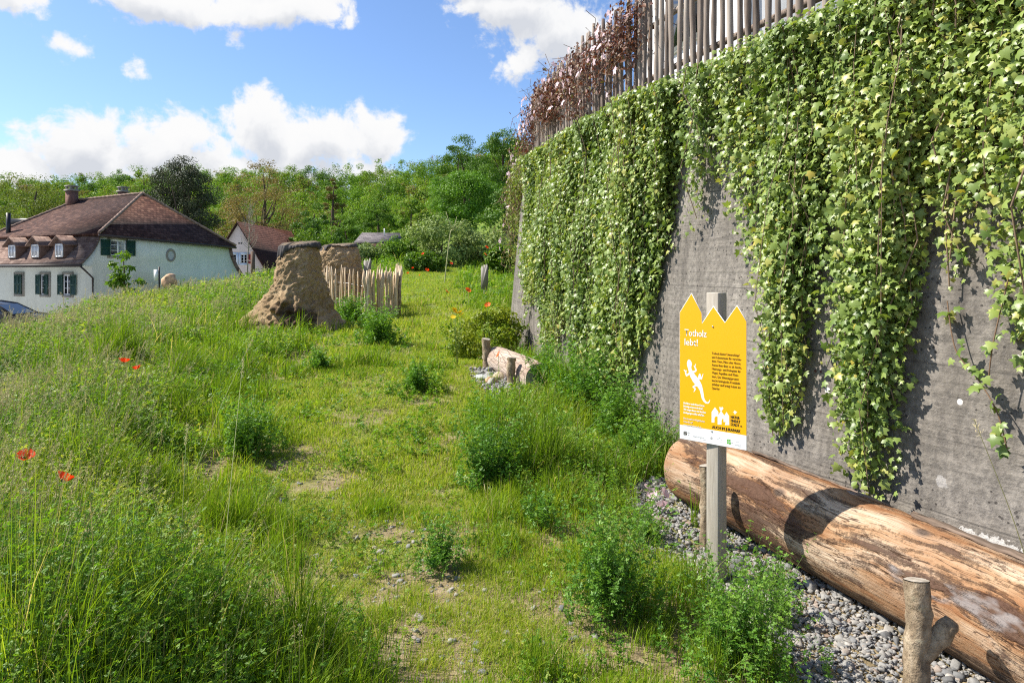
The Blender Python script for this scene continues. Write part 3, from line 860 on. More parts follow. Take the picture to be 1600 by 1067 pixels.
# a loose trail that runs down in front of the bare patch of wall at the edge
def ivy_trail(label, pts_px, leaf, seed, per=34):
    rg = np.random.default_rng(seed)
    pts = []
    for (px, py, off) in pts_px:
        q, s_ = wall_hit(px, py)
        pts.append(wall_pt(np.array(s_), np.array(q[2]), off))
    C = catmull(np.array(pts), 14)
    root = empty('ivy_trail', tuple(C[0])); b0 = C[0]
    Vv, Ff = tube(C - b0, 0.0035, 5, False); a = Acc(); a.add(Vv, Ff); a.build('stem', M['stem_brown'], root)
    n = int(per * np.linalg.norm(np.diff(C, axis=0), axis=1).sum())
    ix = rg.uniform(0, len(C) - 1, n); i0 = ix.astype(int); f_ = (ix - i0)[:, None]
    pos = C[i0] * (1 - f_) + C[np.minimum(i0 + 1, len(C) - 1)] * f_ + rg.normal(0, 0.022, (n, 3))
    o3 = np.array([-.85, -.5, 0])
    a = Acc(); a.inst(IVY_T, IVY_F, pos - b0, frames(o3 + np.array([0, 0, .5]) + rg.normal(0, .45, (n, 3)), np.array([0, 0, -1.]) + o3 * .4 + rg.normal(0, .5, (n, 3)), leaf * rg.uniform(.7, 1.3, n)), np.clip(rg.normal(.62, .2, n), 0, .97))
    a.build('leaves', M['ivy'], root)
    return tag(root, label, 'ivy')
ivy_trail('loose ivy trail crossing the bare concrete at the right edge, below the curtain', [(1490, 470, .06), (1510, 545, .09), (1545, 590, .10), (1580, 640, .12), (1600, 700, .13)], 0.055, 5)
ivy_trail('thin ivy shoot standing out from the wall above the loose trail', [(1600, 400, .10), (1590, 470, .12), (1575, 540, .13), (1566, 590, .12)], 0.05, 6, 18)

# ------------------------------------------------------------------ clematis over the fence
def clematis(name, label, s_range, zlo, zhi, n, nfl, seed, off0=0.02, mat='clematis'):
    rg = np.random.default_rng(seed)
    root = empty(name, tuple(wall_pt(np.array(np.mean(s_range)), wall_top(np.mean(s_range)))))
    b0 = np.array(root.location)
    sc_ = rg.uniform(s_range[0], s_range[1], 46)
    zc = zlo + (zhi - zlo) * np.clip(rg.beta(2.4, 1.3, 46), 0, 1)
    k_ = rg.integers(0, 46, n)
    s = sc_[k_] + rg.normal(0, 0.16, n); z = zc[k_] + rg.normal(0, 0.13, n)
    off = off0 + rg.normal(0, 0.10, n)
    zz = wall_top(s) + z
    pos = wall_pt(s, zz, off)
    nw = wall_n(s); o3 = np.concatenate([nw, np.zeros((n, 1))], 1)
    tcl = np.clip(rg.normal(.5, .25, n), 0, 1)
    a = Acc(); a.inst(OV_T, OV_F, pos - b0, frames(o3 + rg.normal(0, .7, (n, 3)) + np.array([0, 0, .4]), np.array([0, 0, -.6]) + rg.normal(0, .7, (n, 3)), 0.058 * rg.uniform(.5, 1.4, n)), np.clip(rg.normal(.5, .25, n), 0, 1))
    a.build('leaves', M[mat], root)
    st = Acc()
    for i in range(170):
        j = rg.integers(0, n); p = pos[j]
        q = [p, p + rg.normal(0, .10, 3) + (0, 0, -.15), p + rg.normal(0, .16, 3) + (0, 0, -.35)]
        Vv, Ff = tube(np.array(q) - b0, 0.004, 4, False); st.add(Vv, Ff)
    for i in range(26):                                                  # wands against the sky
        s_ = rg.uniform(*s_range); p = wall_pt(np.array(s_), wall_top(s_) + zhi, rg.normal(0.05, .05))
        q = np.array([p, p + rg.normal(0, .06, 3) + (0, 0, .13), p + rg.normal(0, .12, 3) + (-.05, 0, .24)])
        Vv, Ff = tube(q - b0, 0.0035, 4, False); st.add(Vv, Ff)
        m_ = 6
        a2 = Acc()
    st.build('stems', M['stem_brown'], root)
    fl = Acc()
    T = np.concatenate([OV_T * (1.3, 1, 1)])
    for i in range(5):
        an = i * 2 * np.pi / 5; c, s2 = math.cos(an), math.sin(an)
        Rm = np.array([[c, -s2, 0], [s2, c, 0], [0, 0, 1]])
        fl.add(T @ Rm.T, OV_F, 0.2 + 0.15 * i)
    fm = fl.mesh('blossom'); fm.materials.append(M['petal_pink'])
    for i in range(nfl):
        j = rg.integers(0, n)
        s_ = rg.uniform(*s_range); z_ = zlo + (zhi - zlo) * rg.beta(2.2, 1.0) + rg.normal(0, .08)
        p = wall_pt(np.array(s_), wall_top(s_) + z_, off0 + rg.uniform(0.10, 0.22))
        o = bpy.data.objects.new('blossom', fm); COL.objects.link(o); o.parent = root
        o.location = Vector(p - b0)
        nv = Vector(np.append(wall_n(s_), 0.1)) + Vector(rg.normal(0, .4, 3))
        o.rotation_euler = nv.to_track_quat('Z', 'Y').to_euler()
        sc2 = rg.uniform(0.035, 0.06); o.scale = (sc2, sc2, sc2)
    return tag(root, label, 'clematis')
clematis('clematis', 'bronze leaved clematis with pale pink blossoms sprawling over the far end of the palisade', (s_of_y(7.3), s_of_y(12.7)), 0.28, 1.18, 6200, 84, 31)
clematis('clematis', 'clematis with pale blossoms hanging down past the far edge of the wall', (s_of_y(13.0), s_of_y(15.6)), -1.9, 0.6, 3600, 46, 32, 0.14, 'clematis_green')

# ------------------------------------------------------------------ big log by the wall
def make_log(name, label, p_far, p_near, r_far, r_near, mat, seed, end_mats, bark=None, sink=0.03):
    rg = np.random.default_rng(seed)
    pf = np.array([p_far[0], p_far[1], gz(*p_far) + r_far - sink]); pn = np.array([p_near[0], p_near[1], gz(*p_near) + r_near - sink])
    ax = pn - pf; L = np.linalg.norm(ax); ax /= L
    root = empty(name, tuple(pf))
    rot = Vector(ax).to_track_quat('X', 'Z')
    root.rotation_euler = rot.to_euler()
    m, sd = 110, 72
    x = np.linspace(0, L, m); th = np.arange(sd) / sd * 2 * np.pi
    X, TH = np.meshgrid(x, th, indexing='ij')
    lump = (vnoise(X * 1.0, np.cos(TH) * 0.8 + 3, 1.6, seed) - .5) * 0.09 + (vnoise(X, TH * 0.8, 5.0, seed + 1) - .5) * 0.014 + (vnoise(X * 1.5, TH * 3, 6.0, seed + 2) - .5) * 0.020 + (vnoise(X * 2, TH * 2.5, 14.0, seed + 5) - .5) * 0.012
    Rr = (r_far + (r_near - r_far) * X / L) * (1 + lump)
    rnd = np.minimum(1, ((x + 0.005) / 0.06)) ** 0.3
    Rr = Rr * (0.90 + 0.10 * np.clip(rnd, 0, 1))[:, None]
    V = np.stack([X, Rr * np.cos(TH), Rr * np.sin(TH)], -1)
    bend = 0.02 * np.sin(X[:, :1] / L * np.pi)
    V[:, :, 1] += bend
    ii = np.arange(m * sd).reshape(m, sd); jj = np.roll(ii, -1, 1)
    a = Acc(); a.add(V.reshape(-1, 3), np.stack([ii[:-1], ii[1:], jj[1:], jj[:-1]], -1).reshape(-1, 4))
    a.build('trunk', mat, root, True)
    for e in (0, m - 1):
        a = Acc(); c = V[e].mean(0); ring = V[e]
        VV = [ring * 1.0]
        for f_ in (.66, .33): VV.append(c + (ring - c) * f_ + rg.normal(0, .002, ring.shape))
        VV = np.concatenate(VV + [c[None]]); n3 = len(VV) - 1
        Fq = []
        for r_ in range(2):
            for j in range(sd): 
                k_ = (j + 1) % sd; Fq.append((r_ * sd + j, r_ * sd + k_, (r_ + 1) * sd + k_, (r_ + 1) * sd + j))
        for j in range(sd): Fq.append((2 * sd + j, 2 * sd + (j + 1) % sd, n3))
        if e == 0: Fq = [f[::-1] for f in Fq]
        a.add(VV, Fq); a.build('cut_end', end_mats, root)
    # loose bark plates
    for (x0, x1, t0_, t1_, lift) in (bark or []):
        nu, nv = 26, 8
        u = np.linspace(x0, x1, nu); Vb = []
        for i, uu in enumerate(u):
            e0 = t0_ + rg.normal(0, .05); e1 = t1_ + rg.normal(0, .07)
            if i in (0, nu - 1): e0 = e1 = (t0_ + t1_) / 2; 
            for j in range(nv):
                t_ = e0 + (e1 - e0) * j / (nv - 1)
                rr = np.interp(uu, [0, L], [r_far, r_near]) * 1.004 + 0.004 + lift * (j / (nv - 1)) ** 2 + rg.normal(0, .003)
                Vb.append((uu, rr * math.cos(t_), rr * math.sin(t_)))
        ii2 = np.arange(nu * nv).reshape(nu, nv)
        a = Acc(); a.add(np.array(Vb), np.stack([ii2[:-1, :-1], ii2[1:, :-1], ii2[1:, 1:], ii2[:-1, 1:]], -1).reshape(-1, 4))
        o = a.build('bark_plate', M['bark_plate'], root); md = o.modifiers.new('thick', 'SOLIDIFY'); md.thickness = 0.013; md.offset = 1
    return tag(root, label, 'log')
M['bark_plate'] = plain('bark_plate', (0.17, 0.125, 0.095), 0.9, 0.5, 9, 0.8, 0.1, stretch=(0.4, 2, 2))
LOGF, LOGN = (1.325, 5.0), (2.36, 2.15)
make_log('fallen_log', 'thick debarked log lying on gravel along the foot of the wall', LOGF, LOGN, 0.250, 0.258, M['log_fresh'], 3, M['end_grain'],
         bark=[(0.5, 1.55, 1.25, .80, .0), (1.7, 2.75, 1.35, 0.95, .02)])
make_log('pale_log', 'short pale cracked log held by two stakes beside the far gravel patch', (-.22, 9.55), (.33, 8.15), 0.17, 0.19, M['log_pale'], 8, M['end_grain'])

# ------------------------------------------------------------------ bark stakes that hold the logs
def bark_stake(label, xy, h, r, seed, lean=(0, 0), fork=None):
    rg = np.random.default_rng(seed)
    z0 = gz(*xy)
    root = empty('bark_stake', (xy[0], xy[1], z0))
    m = 22
    t = np.linspace(0, 1, m); z = -0.15 + (h + 0.15) * t
    w = np.cumsum(rg.normal(0, .0042, (m, 2)), 0)
    pts = np.stack([lean[0] * t + w[:, 0], lean[1] * t + w[:, 1], z], 1)
    rad = r * (1.06 - 0.12 * t) * (1 + rg.normal(0, .045, m))
    Vv, Ff = tube(pts, rad, 20, True, .05, seed)
    a = Acc(); a.add(Vv, Ff[:-2]); a.add(Vv, [Ff[-2]])
    if fork:
        q0 = np.array([np.interp(fork[0], z, pts[:, 0]), np.interp(fork[0], z, pts[:, 1]), fork[0]])
        e = np.array(fork[1]); c = np.linspace(0, 1, 14)[:, None]
        mid = q0 + (e - q0) * .5 + np.array([0.012, 0, -.02])
        P = (1 - c) ** 2 * (q0 - (0, 0, .03)) + 2 * c * (1 - c) * mid + c * c * e
        rr = fork[2] * (1.15 - .2 * c[:, 0]) * (1 + rg.normal(0, .025, 14)); rr[-1] *= .8
        V2, F2 = tube(P, rr, 16, True, .06, seed + 1); a.add(V2, F2)
    a.build('stem', M['bark_stake'], root, True)
    ring = Vv[-20:]; c = ring.mean(0)
    a = Acc(); a.add(np.concatenate([c + (ring - c) * .97 + (0, 0, .004), [c + (0, 0, .007)]]), [(j, (j + 1) % 20, 20) for j in range(20)])
    a.build('cut_top', M['end_grain'], root)
    return tag(root, label, 'stake')
bark_stake('forked bark stake standing in front of the thick log', (1.625, 2.72), 0.475, 0.048, 41, (0.012, 0), (0.20, (.115, -.02, .335), .036))
bark_stake('rough bark stake half hidden behind the post of the yellow sign', (1.205, 4.22), 0.50, 0.037, 42, (-.03, 0.02))
bark_stake('short stake at the far end of the pale log', (-.33, 9.45), 0.42, 0.062, 43, (.01, 0))
bark_stake('short stake in the middle of the pale log', (-.02, 8.35), 0.36, 0.055, 44)

# ------------------------------------------------------------------ yellow information sign
BL, BT = np.array([.958, 3.90]), np.array([.7405, -.672])       # left edge of the board and the direction along it
BN = np.array([-.672, -.7405])
def bpix(px, py):
    k = (px - HX) / F
    u = (BL[1] * k - BL[0]) / (BT[0] - BT[1] * k)
    Y = BL[1] + BT[1] * u
    return u, EYE + (HY - py) / F * Y - 0.75
SX, SY = 1.14, 3.805
sign = empty('information_sign', (SX, SY, gz(SX, SY)))
tag(sign, 'yellow information board with three gable peaks on a square wooden post', 'sign')
sb = np.array(sign.location)
yaw = math.atan2(BT[1], BT[0])
Vv, Ff = box(-.04, .04, -.04, .04, -0.3, 1.60)
a = Acc(); a.add(Vv, Ff); post = a.build('post', M['post_wood'], sign)
post.rotation_euler = (0, 0, yaw - R(10)); md = post.modifiers.new('edge', 'BEVEL'); md.width = 0.006; md.segments = 2
M['sign_yellow'] = plain('sign_yellow', (0.86, 0.43, 0.005), 0.35, 0.02, 3, 0.0, 0.4)
M['sign_white'] = plain('sign_white', (0.82, 0.82, 0.82), 0.4, 0.01, 3, 0.0, 0.3)
M['print_white'] = plain('print_white', (0.84, 0.84, 0.82), 0.4, 0.01, 3, 0.0, 0.3)
M['print_dark'] = plain('print_dark', (0.055, 0.04, 0.02), 0.5, 0.05, 3, 0.0, 0.3)
M['print_brown'] = plain('print_brown', (0.16, 0.085, 0.01), 0.5, 0.05, 3, 0.0, 0.3)
M['print_grey'] = plain('print_grey', (0.40, 0.40, 0.40), 0.5, 0.05, 3, 0.0, 0.3)
M['print_green'] = plain('print_green', (0.12, 0.42, 0.06), 0.5, 0.05, 3, 0.0, 0.3)
board_e = empty('board', (0, 0, 0), parent=sign)
# local frame of the board: x along it, y out of its face, z up
BM = Matrix(((BT[0], BN[0], 0, BL[0] - sb[0]), (BT[1], BN[1], 0, BL[1] - sb[1]), (0, 0, 1, 0.75 - sb[2]), (0, 0, 0, 1)))
board_e.matrix_local = BM
def face_part(name, polys, mat, y=0.0012, parent=None):
    a = Acc()
    for i, p in enumerate(polys):
        a.add(np.array([(u, y + 0.00003 * i, v) for u, v in p]), [tuple(range(len(p)))])
    me = a.mesh(name)
    bm = bmesh.new(); bm.from_mesh(me); bmesh.ops.triangulate(bm, faces=bm.faces[:], ngon_method='EAR_CLIP')
    bm.to_mesh(me); bm.free()
    return link(name, me, mat, parent or board_e)
W_ = 0.394
OUT = [(0, 0), (W_, 0), (W_, .688), (.340, .771), (.272, .676), (.205, .762), (.136, .664), (.136, .722), (.073, .830), (0, .720)]
th_ = 0.004
a = Acc()
n_o = len(OUT)
a.add(np.array([(u, 0, v) for u, v in OUT] + [(u, -th_, v) for u, v in OUT]), [tuple(range(n_o)), tuple(range(2 * n_o - 1, n_o - 1, -1))] + [(i, i + n_o, (i + 1) % n_o + n_o, (i + 1) % n_o) for i in range(n_o)])
me = a.mesh('panel'); bm = bmesh.new(); bm.from_mesh(me); bmesh.ops.triangulate(bm, faces=bm.faces[:], ngon_method='EAR_CLIP'); bmesh.ops.recalc_face_normals(bm, faces=bm.faces[:]); bm.to_mesh(me); bm.free()
link('panel', me, M['sign_white'], board_e)
e_ = 0.0012
YEL = [(e_, .080), (W_ - e_, .080), (W_ - e_, .686), (.340, .768), (.272, .673), (.205, .759), (.137, .661), (.1348, .721), (.073, .827), (e_, .719)]
face_part('white_foot', [[(e_, e_), (W_ - e_, e_), (W_ - e_, .0795), (e_, .0795)]], M['sign_white'], 0.0010)
face_part('yellow_face', [YEL], M['sign_yellow'], 0.0010)

def text_part(name, lines, mat, y=0.0014, bold=0.0):
    """lines: (text, u left, v baseline, u right or None, size)"""
    a = Acc()
    for (txt, u0, v0, u1, size) in lines:
        cu = bpy.data.curves.new('t', 'FONT'); cu.body = txt; cu.size = size; cu.resolution_u = 2
        ob = bpy.data.objects.new('t', cu); COL.objects.link(ob)
        bpy.context.view_layer.update()
        me = bpy.data.meshes.new_from_object(ob.evaluated_get(bpy.context.evaluated_depsgraph_get()))
        co = np.empty(len(me.vertices) * 3, np.float32); me.vertices.foreach_get('co', co); co = co.reshape(-1, 3)
        x0, x1 = co[:, 0].min(), co[:, 0].max()
        sxk = (u1 - u0) / (x1 - x0) if u1 else 1.0
        par = list(range(len(co)))
        def find(i):
            while par[i] != i: par[i] = par[par[i]]; i = par[i]
            return i
        for p in me.polygons:
            r0 = find(p.vertices[0])
            for q in p.vertices[1:]: par[find(q)] = r0
        ids = {}
        isl = np.array([ids.setdefault(find(i), len(ids)) for i in range(len(co))]) if len(co) else np.zeros(0)
        Vt = np.stack([u0 + (co[:, 0] - x0) * sxk, y + (isl % 4) * 0.00006, v0 + co[:, 1]], 1)
        for k_ in range(3 if bold else 1):
            a.add(Vt + np.array([bold * 1.5 * k_, .0003 * k_, bold * .5 * (k_ % 2)]), [tuple(p.vertices) for p in me.polygons])
        bpy.data.objects.remove(ob); bpy.data.curves.remove(cu); bpy.data.meshes.remove(me)
    return a.build(name, mat, board_e)
def c5(x, y): return bpix(1030 + x / 3.81, 440 + y / 3.81)
def tl(x0, y0, x1, y1=None):
    u0, v0 = c5(x0, y0); u1, _ = c5(x1, y0); return u0, v0, u1
u0, v0, u1 = tl(152, 322, 276); w0, x0, w1 = tl(152, 377, 226)
text_part('heading', [("Totholz", u0, v0, u1 + .006, 0.055), ("lebt!", w0, x0, w1 + .004, 0.055)], M['print_white'], bold=0.0005)
body = ["Totholz bietet Unterschlupf", "und Lebensraum für verschie-", "dene Tiere, Pilze oder Moose.", "Ausserdem dient es als Ansitz,", "Nahrungs- und Ruheplatz für", "Vögel, Reptilien und Klein-", "tiere. Der Alterungsprozess", "macht biologische Kreisläufe", "sichtbar und bringt Leben ins", "Quartier."]
right = [478, 490, 487, 491, 486, 473, 474, 482, 485, 362]
text_part('body_text', [(t, c5(314, 434 + 22.6 * i)[0], c5(314, 432 + 23.0 * i)[1], c5(right[i], 440)[0], 0.0185) for i, t in enumerate(body)], M['print_brown'], bold=0.0002)
wl = ["Die Natur macht Ihren Garten", "lebendig mitten in der Stadt.", "Wir zeigen Ihnen wie Sie dazu", "Bedingungen selbst schaffen."]
wr = [268, 262, 277, 268]
text_part('white_text', [(t, c5(146, 722 + 18 * i)[0], c5(146, 727 + 18.6 * i)[1], c5(wr[i], 740)[0], 0.0155) for i, t in enumerate(wl)], M['print_white'], bold=0.0007)
wl = ["Eine Auswahl von Möglichkeiten", "finden Sie auf", "www.naturfindetstadt.ch"]; wr = [271, 200, 250]
text_part('small_white_text', [(t, c5(146, 815 + 18 * i)[0], c5(146, 817 + 19 * i)[1], c5(wr[i], 830)[0], 0.0145) for i, t in enumerate(wl)], M['print_white'], bold=0.0002)
tls = [("NATUR", 426, 812, 478, .0215), ("FINDET", 426, 834, 482, .0215), ("STADT", 425, 856, 476, .0215), (".ch", 479, 863, 493, .012), ("AUCH IM JURAPARK", 315, 872, 484, .0235)]
text_part('programme_name', [(t, c5(a_, b_)[0], c5(a_, b_)[1], c5(c_, b_)[0], s_) for t, a_, b_, c_, s_ in tls], M['print_dark'], bold=0.0006)

def ribbon(pts):
    """pts: (x, y, half width) in artwork units -> closed outline on the board"""
    P = np.array([(x, y) for x, y, w in pts], float); Wd = np.array([w for x, y, w in pts], float)
    T = unit(np.gradient(P, axis=0)); N = np.stack([-T[:, 1], T[:, 0]], 1)
    l = P + N * Wd[:, None]; r = P - N * Wd[:, None]
    return [c5(*q) for q in l] + [c5(*q) for q in r[::-1]]
lizard = [[(176, 464, 2), (178, 470, 9), (180, 482, 14), (181, 495, 14.5), (181, 508, 11), (184, 522, 9.5), (190, 540, 12), (200, 560, 15), (215, 582, 18), (230, 603, 17), (243, 622, 13), (252, 645, 9.5), (257, 670, 8.5), (261, 692, 7.5), (269, 709, 6.5), (280, 720, 5.5), (291, 722, 4.5), (299, 714, 3), (303, 702, 1)],
          [(190, 540, 7), (174, 552, 6), (163, 560, 5), (160, 548, 4), (157, 533, 4), (148, 524, 2)], [(158, 536, 4), (166, 528, 1.5)],
          [(196, 540, 7), (212, 535, 6), (221, 528, 5), (216, 514, 4), (212, 506, 3.5), (219, 490, 1.5)], [(213, 508, 3.5), (207, 500, 1.5)],
          [(228, 590, 8), (238, 572, 7), (243, 549, 4)], [(243, 550, 4), (251, 582, 4)], [(251, 582, 4), (263, 548, 1.5)],
          [(232, 612, 7), (215, 620, 6), (203, 626, 5), (212, 634, 4.5), (216, 640, 4), (207, 656, 1.5)]]
face_part('lizard', [ribbon(p) for p in lizard], M['print_white'], 0.0013)
hs = [[(313, 838), (313, 775), (333, 747), (353, 775), (353, 808), (345, 800), (336, 803), (330, 812), (330, 838)],
      [(349, 850), (349, 800), (369, 769), (388, 795), (388, 815), (377, 817), (372, 826), (372, 850)],
      [(384, 835), (384, 805), (402, 775), (417, 800), (418, 853), (392, 853), (397, 835)],
      [(360, 753), (358, 747), (363, 745), (369, 750), (377, 744), (380, 750), (384, 754), (378, 762), (370, 773), (362, 764)]]
face_part('houses_emblem', [[c5(*q) for q in p] for p in hs], M['print_white'], 0.0013)
face_part('bird', [[c5(*q) for q in p] for p in [[(440, 776), (450, 774), (446, 765), (455, 770), (466, 778), (457, 782), (452, 792), (449, 783)]]], M['print_white'], 0.0013)
# partner marks along the white foot
def fq(x, y): return bpix(1060 + x / 9.7, 600 + y / 9.7)
def rects(L_): return [[fq(x0, y1), fq(x1, y1), fq(x1, y0), fq(x0, y0)] for x0, x1, y0, y1 in L_]
face_part('partner_mark', rects([(80, 132, 718, 728), (80, 90, 730, 770), (92, 132, 732, 742), (92, 110, 745, 756), (112, 132, 746, 772), (92, 110, 760, 772)]) +
          [[fq(140, 738), fq(158, 738), fq(149, 752)], [fq(166, 742), fq(184, 742), fq(175, 756)], [fq(150, 762), fq(168, 764), fq(159, 778)]], M['print_dark'], 0.0013)
face_part('partner_mark', rects([(738, 764, 835, 868), (768, 792, 838, 868), (738, 764, 874, 904), (768, 796, 876, 912)]), M['print_green'], 0.0013)
face_part('partner_mark', [[fq(503 + 18 * math.cos(t), 820 + 22 * math.sin(t)) for t in np.linspace(0, 2 * np.pi, 17)[:-1]]], M['print_grey'], 0.0013)
face_part('partner_mark', [[fq(x, y) for x, y in ((588, 838), (630, 806), (662, 850), (658, 856), (630, 814), (592, 842))], [fq(x, y) for x, y in ((600, 866), (690, 884), (690, 887), (600, 869))]], M['print_grey'], 0.0013)
ft = [("naturama", 228, 800, 396, .0165), ("Kanton Aargau", 82, 712, 170, .005), ("Kanton Aargau", 82, 800, 180, .005), ("natürlich", 330, 838, 428, .0065), ("jura", 880, 880, 930, .008), ("jurapark", 856, 922, 955, .0095), ("aargau", 905, 945, 950, .006), ("NVB", 796, 896, 832, .0095)]
for t, a_, b_, c_, s_ in ft: text_part('partner_name', [(t, fq(a_, b_)[0], fq(a_, b_)[1], fq(c_, b_)[0], s_)], M['print_grey'], 0.0014)
for (x, y) in ((320, 268), (313, 889)):
    u, v = c5(x, y)
    Vv, Ff = tube([(u, 0.0008, v), (u, 0.004, v)], 0.0045, 10); a = Acc(); a.add(Vv, Ff); a.build('screw', M['steel'], board_e)

# two more signs of the same family seen from behind
def back_sign(label, xy, z0, w, h, yaw_, ztop_post):
    root = empty('information_sign', (xy[0], xy[1], gz(*xy)), yaw_)
    zb = z0 - gz(*xy)
    OUT2 = [(-w / 2, 0), (w / 2, 0), (w / 2, h * .84), (w * .33, h * .94), (w * .17, h * .83), (0, h * .95), (-w * .15, h * .83), (-w * .15, h * .88), (-w * .31, h), (-w / 2, h * .87)]
    a = Acc(); n_ = len(OUT2)
    a.add(np.array([(u, 0, v + zb) for u, v in OUT2] + [(u, -.006, v + zb) for u, v in OUT2]), [tuple(range(n_)), tuple(range(2 * n_ - 1, n_ - 1, -1))] + [(i, i + n_, (i + 1) % n_ + n_, (i + 1) % n_) for i in range(n_)])
    me = a.mesh('board'); bm = bmesh.new(); bm.from_mesh(me); bmesh.ops.triangulate(bm, faces=bm.faces[:], ngon_method='EAR_CLIP'); bmesh.ops.recalc_face_normals(bm, faces=bm.faces[:]); bm.to_mesh(me); bm.free()
    link('board', me, M['board_back'], root)
    Vv, Ff = box(-.04, .04, -.095, -.012, -.2, ztop_post - gz(*xy)); a = Acc(); a.add(Vv, Ff); a.build('post', M['post_wood'], root)
    return tag(root, label, 'sign')
M['board_back'] = plain('board_back', (0.20, 0.185, 0.16), 0.6, 0.1)
q = at(757, 440, 21.5); back_sign('pale back of a peaked information board standing in the far grass near the wall', (q[0], q[1]), EYE + (425 - 452) / F * 21.5, .27, .80, R(150), EYE + (425 - 414) / F * 21.5)
q = at(574, 410, 18.2); back_sign('pointed pale sign board sticking up behind the chestnut paling fence', (q[0], q[1]), EYE + (425 - 440) / F * 18.2, .24, .63, R(160), EYE + (425 - 410) / F * 18.2)

# ------------------------------------------------------------------ gravel
def ico(sub):
    bm = bmesh.new(); bmesh.ops.create_icosphere(bm, subdivisions=sub, radius=1)
    V = np.array([v.co[:] for v in bm.verts]); Fc = np.array([[v.index for v in f.verts] for f in bm.faces]); bm.free()
    return V, Fc
IV, IF = ico(2)
IV1, IF1 = ico(1)
GX_Y = np.array([1.8, 2.4, 3.2, 4.0, 4.6, 5.2, 5.5, 7.5, 7.7, 8.6, 9.3, 9.8])
GX_X = np.array([1.30, 1.22, 1.05, .90, .82, .86, 1.6, 1.6, -.05, -.40, -.52, .2])
def gravel_edge(y): return np.interp(y, GX_Y, GX_X, left=1.3, right=9)
def gravel_pts(n, y0, y1, rg):
    out = []
    while sum(len(o_) for o_ in out) < n:
        y = y0 + (y1 - y0) * rg.random(4000) ** (1.35 if y0 < 5 else 1.0); x = gravel_edge(y) + rg.random(4000) * 1.5 - 0.12 * rg.random(4000)
        lim = np.interp(y, WC[:, 1], WC[:, 0])
        ok = (x < lim - .05) & (x > gravel_edge(y) - .12 + .2 * vnoise(x, y, 4, 2) - .1)
        out.append(np.stack([x[ok], y[ok]], 1))
    return np.concatenate(out)[:n]
rg = np.random.default_rng(5)
a = Acc()
shapes = []
for i in range(5):
    nn = np.array([noise.noise(Vector(v) * 1.3 + Vector((i * 7.1, 0, 0))) for v in IV])
    n2 = np.array([noise.noise(Vector(v) * 2.6 + Vector((i * 3.1, 4, 0))) for v in IV])
    q_ = IV * (1 + .5 * nn[:, None] + .28 * n2[:, None])
    shapes.append(np.sign(q_) * np.abs(q_) ** .68)
for (n, y0, y1, r0, r1) in ((17000, 2.0, 5.35, .004, .0125), (1500, 2.0, 5.3, .012, .024), (90, 2.0, 5.3, .024, .042), (2600, 7.6, 9.75, .010, .024), (80, 7.7, 9.6, .03, .055)):
    p = gravel_pts(n, y0, y1, rg)
    r_ = r0 + (r1 - r0) * rg.random(n) ** 1.8
    z = ground_z(p[:, 0], p[:, 1]) + r_ * rg.uniform(-.1, .45, n) + (.03 if y0 > 5 else .012) * rg.random(n)
    pos = np.stack([p[:, 0], p[:, 1], z], 1)
    fr = frames(np.array([0, 0, 1.]) + rg.normal(0, .3, (n, 3)), rdir(n, rg), np.ones(n))
    dims = np.stack([r_ * rg.uniform(.7, 1.1, n), r_ * rg.uniform(.9, 1.5, n), r_ * rg.uniform(.4, .75, n)], 1)
    Mx = fr * dims[:, None, :]
    wh_ = rg.integers(0, 5, n)
    for i in range(5):
        k_ = wh_ == i
        a.inst(shapes[i], [IF], pos[k_], Mx[k_], np.clip(rg.normal(.50, .24, k_.sum()), 0, 1))
o = a.build('gravel', M['pebble'])
tag(o, 'grey and buff pebbles strewn along the foot of the wall', 'gravel', kind='stuff')
# pebbles in the bare soil of the path
a = Acc(); n = 900
y = 2.3 + 3.2 * rg.random(n) ** 1.6; x = np.interp(y, [2.4, 3.2, 5.2, 7.4], [-.05, -.12, -1.2, -1.65]) + rg.normal(0, .42, n)
r_ = .004 + .016 * rg.random(n) ** 4
pos = np.stack([x, y, ground_z(x, y) + r_ * .15], 1)
fr = frames(np.array([0, 0, 1.]) + rg.normal(0, .25, (n, 3)), rdir(n, rg), np.ones(n)) * (np.stack([r_, r_ * 1.3, r_ * .6], 1)[:, None, :])
a.inst(shapes[0][:len(IV)], [IF], pos, fr, np.clip(rg.normal(.5, .22, n), 0, .93))
o = a.build('path_pebbles', M['pebble'], smooth=True); tag(o, 'scattered pebbles in the bare soil of the path', 'pebbles', kind='stuff')

def boulder(label, xy, r, mat, seed, name='boulder', zoff=0.0, squash=.7):
    V, Fc = ico(3)
    nn = np.array([noise.noise(Vector(v) * 1.1 + Vector((seed * 3.3, 1, 0))) + .35 * noise.noise(Vector(v) * 3 + Vector((seed, 0, 0))) for v in V])
    V = V * (1 + .42 * nn[:, None]) * (r, r * .85, r * squash)
    a = Acc(); a.add(V, Fc)
    o = a.build(name, mat, smooth=True)
    o.location = (xy[0], xy[1], gz(*xy) + r * .25 + zoff); o.rotation_euler = (0, 0, seed)
    return tag(o, label, 'stone')
boulder('cream boulder lying against the pale log', (-.17, 8.72), .10, M['boulder'], 1)
boulder('tan stone in front of the cream boulder', (-.26, 8.55), .085, M['sandstone'], 2)
boulder('flat grey stone on the far gravel patch', (-.38, 8.75), .11, plain('grey_stone', (.42, .43, .42), .85, .2), 3, squash=.4)
boulder('orange and cream lump of rock on the meadow crest before the mint house', at(265, 430, 20.5)[:2], .20, M['sandstone'], 4, zoff=.52, squash=1.1)

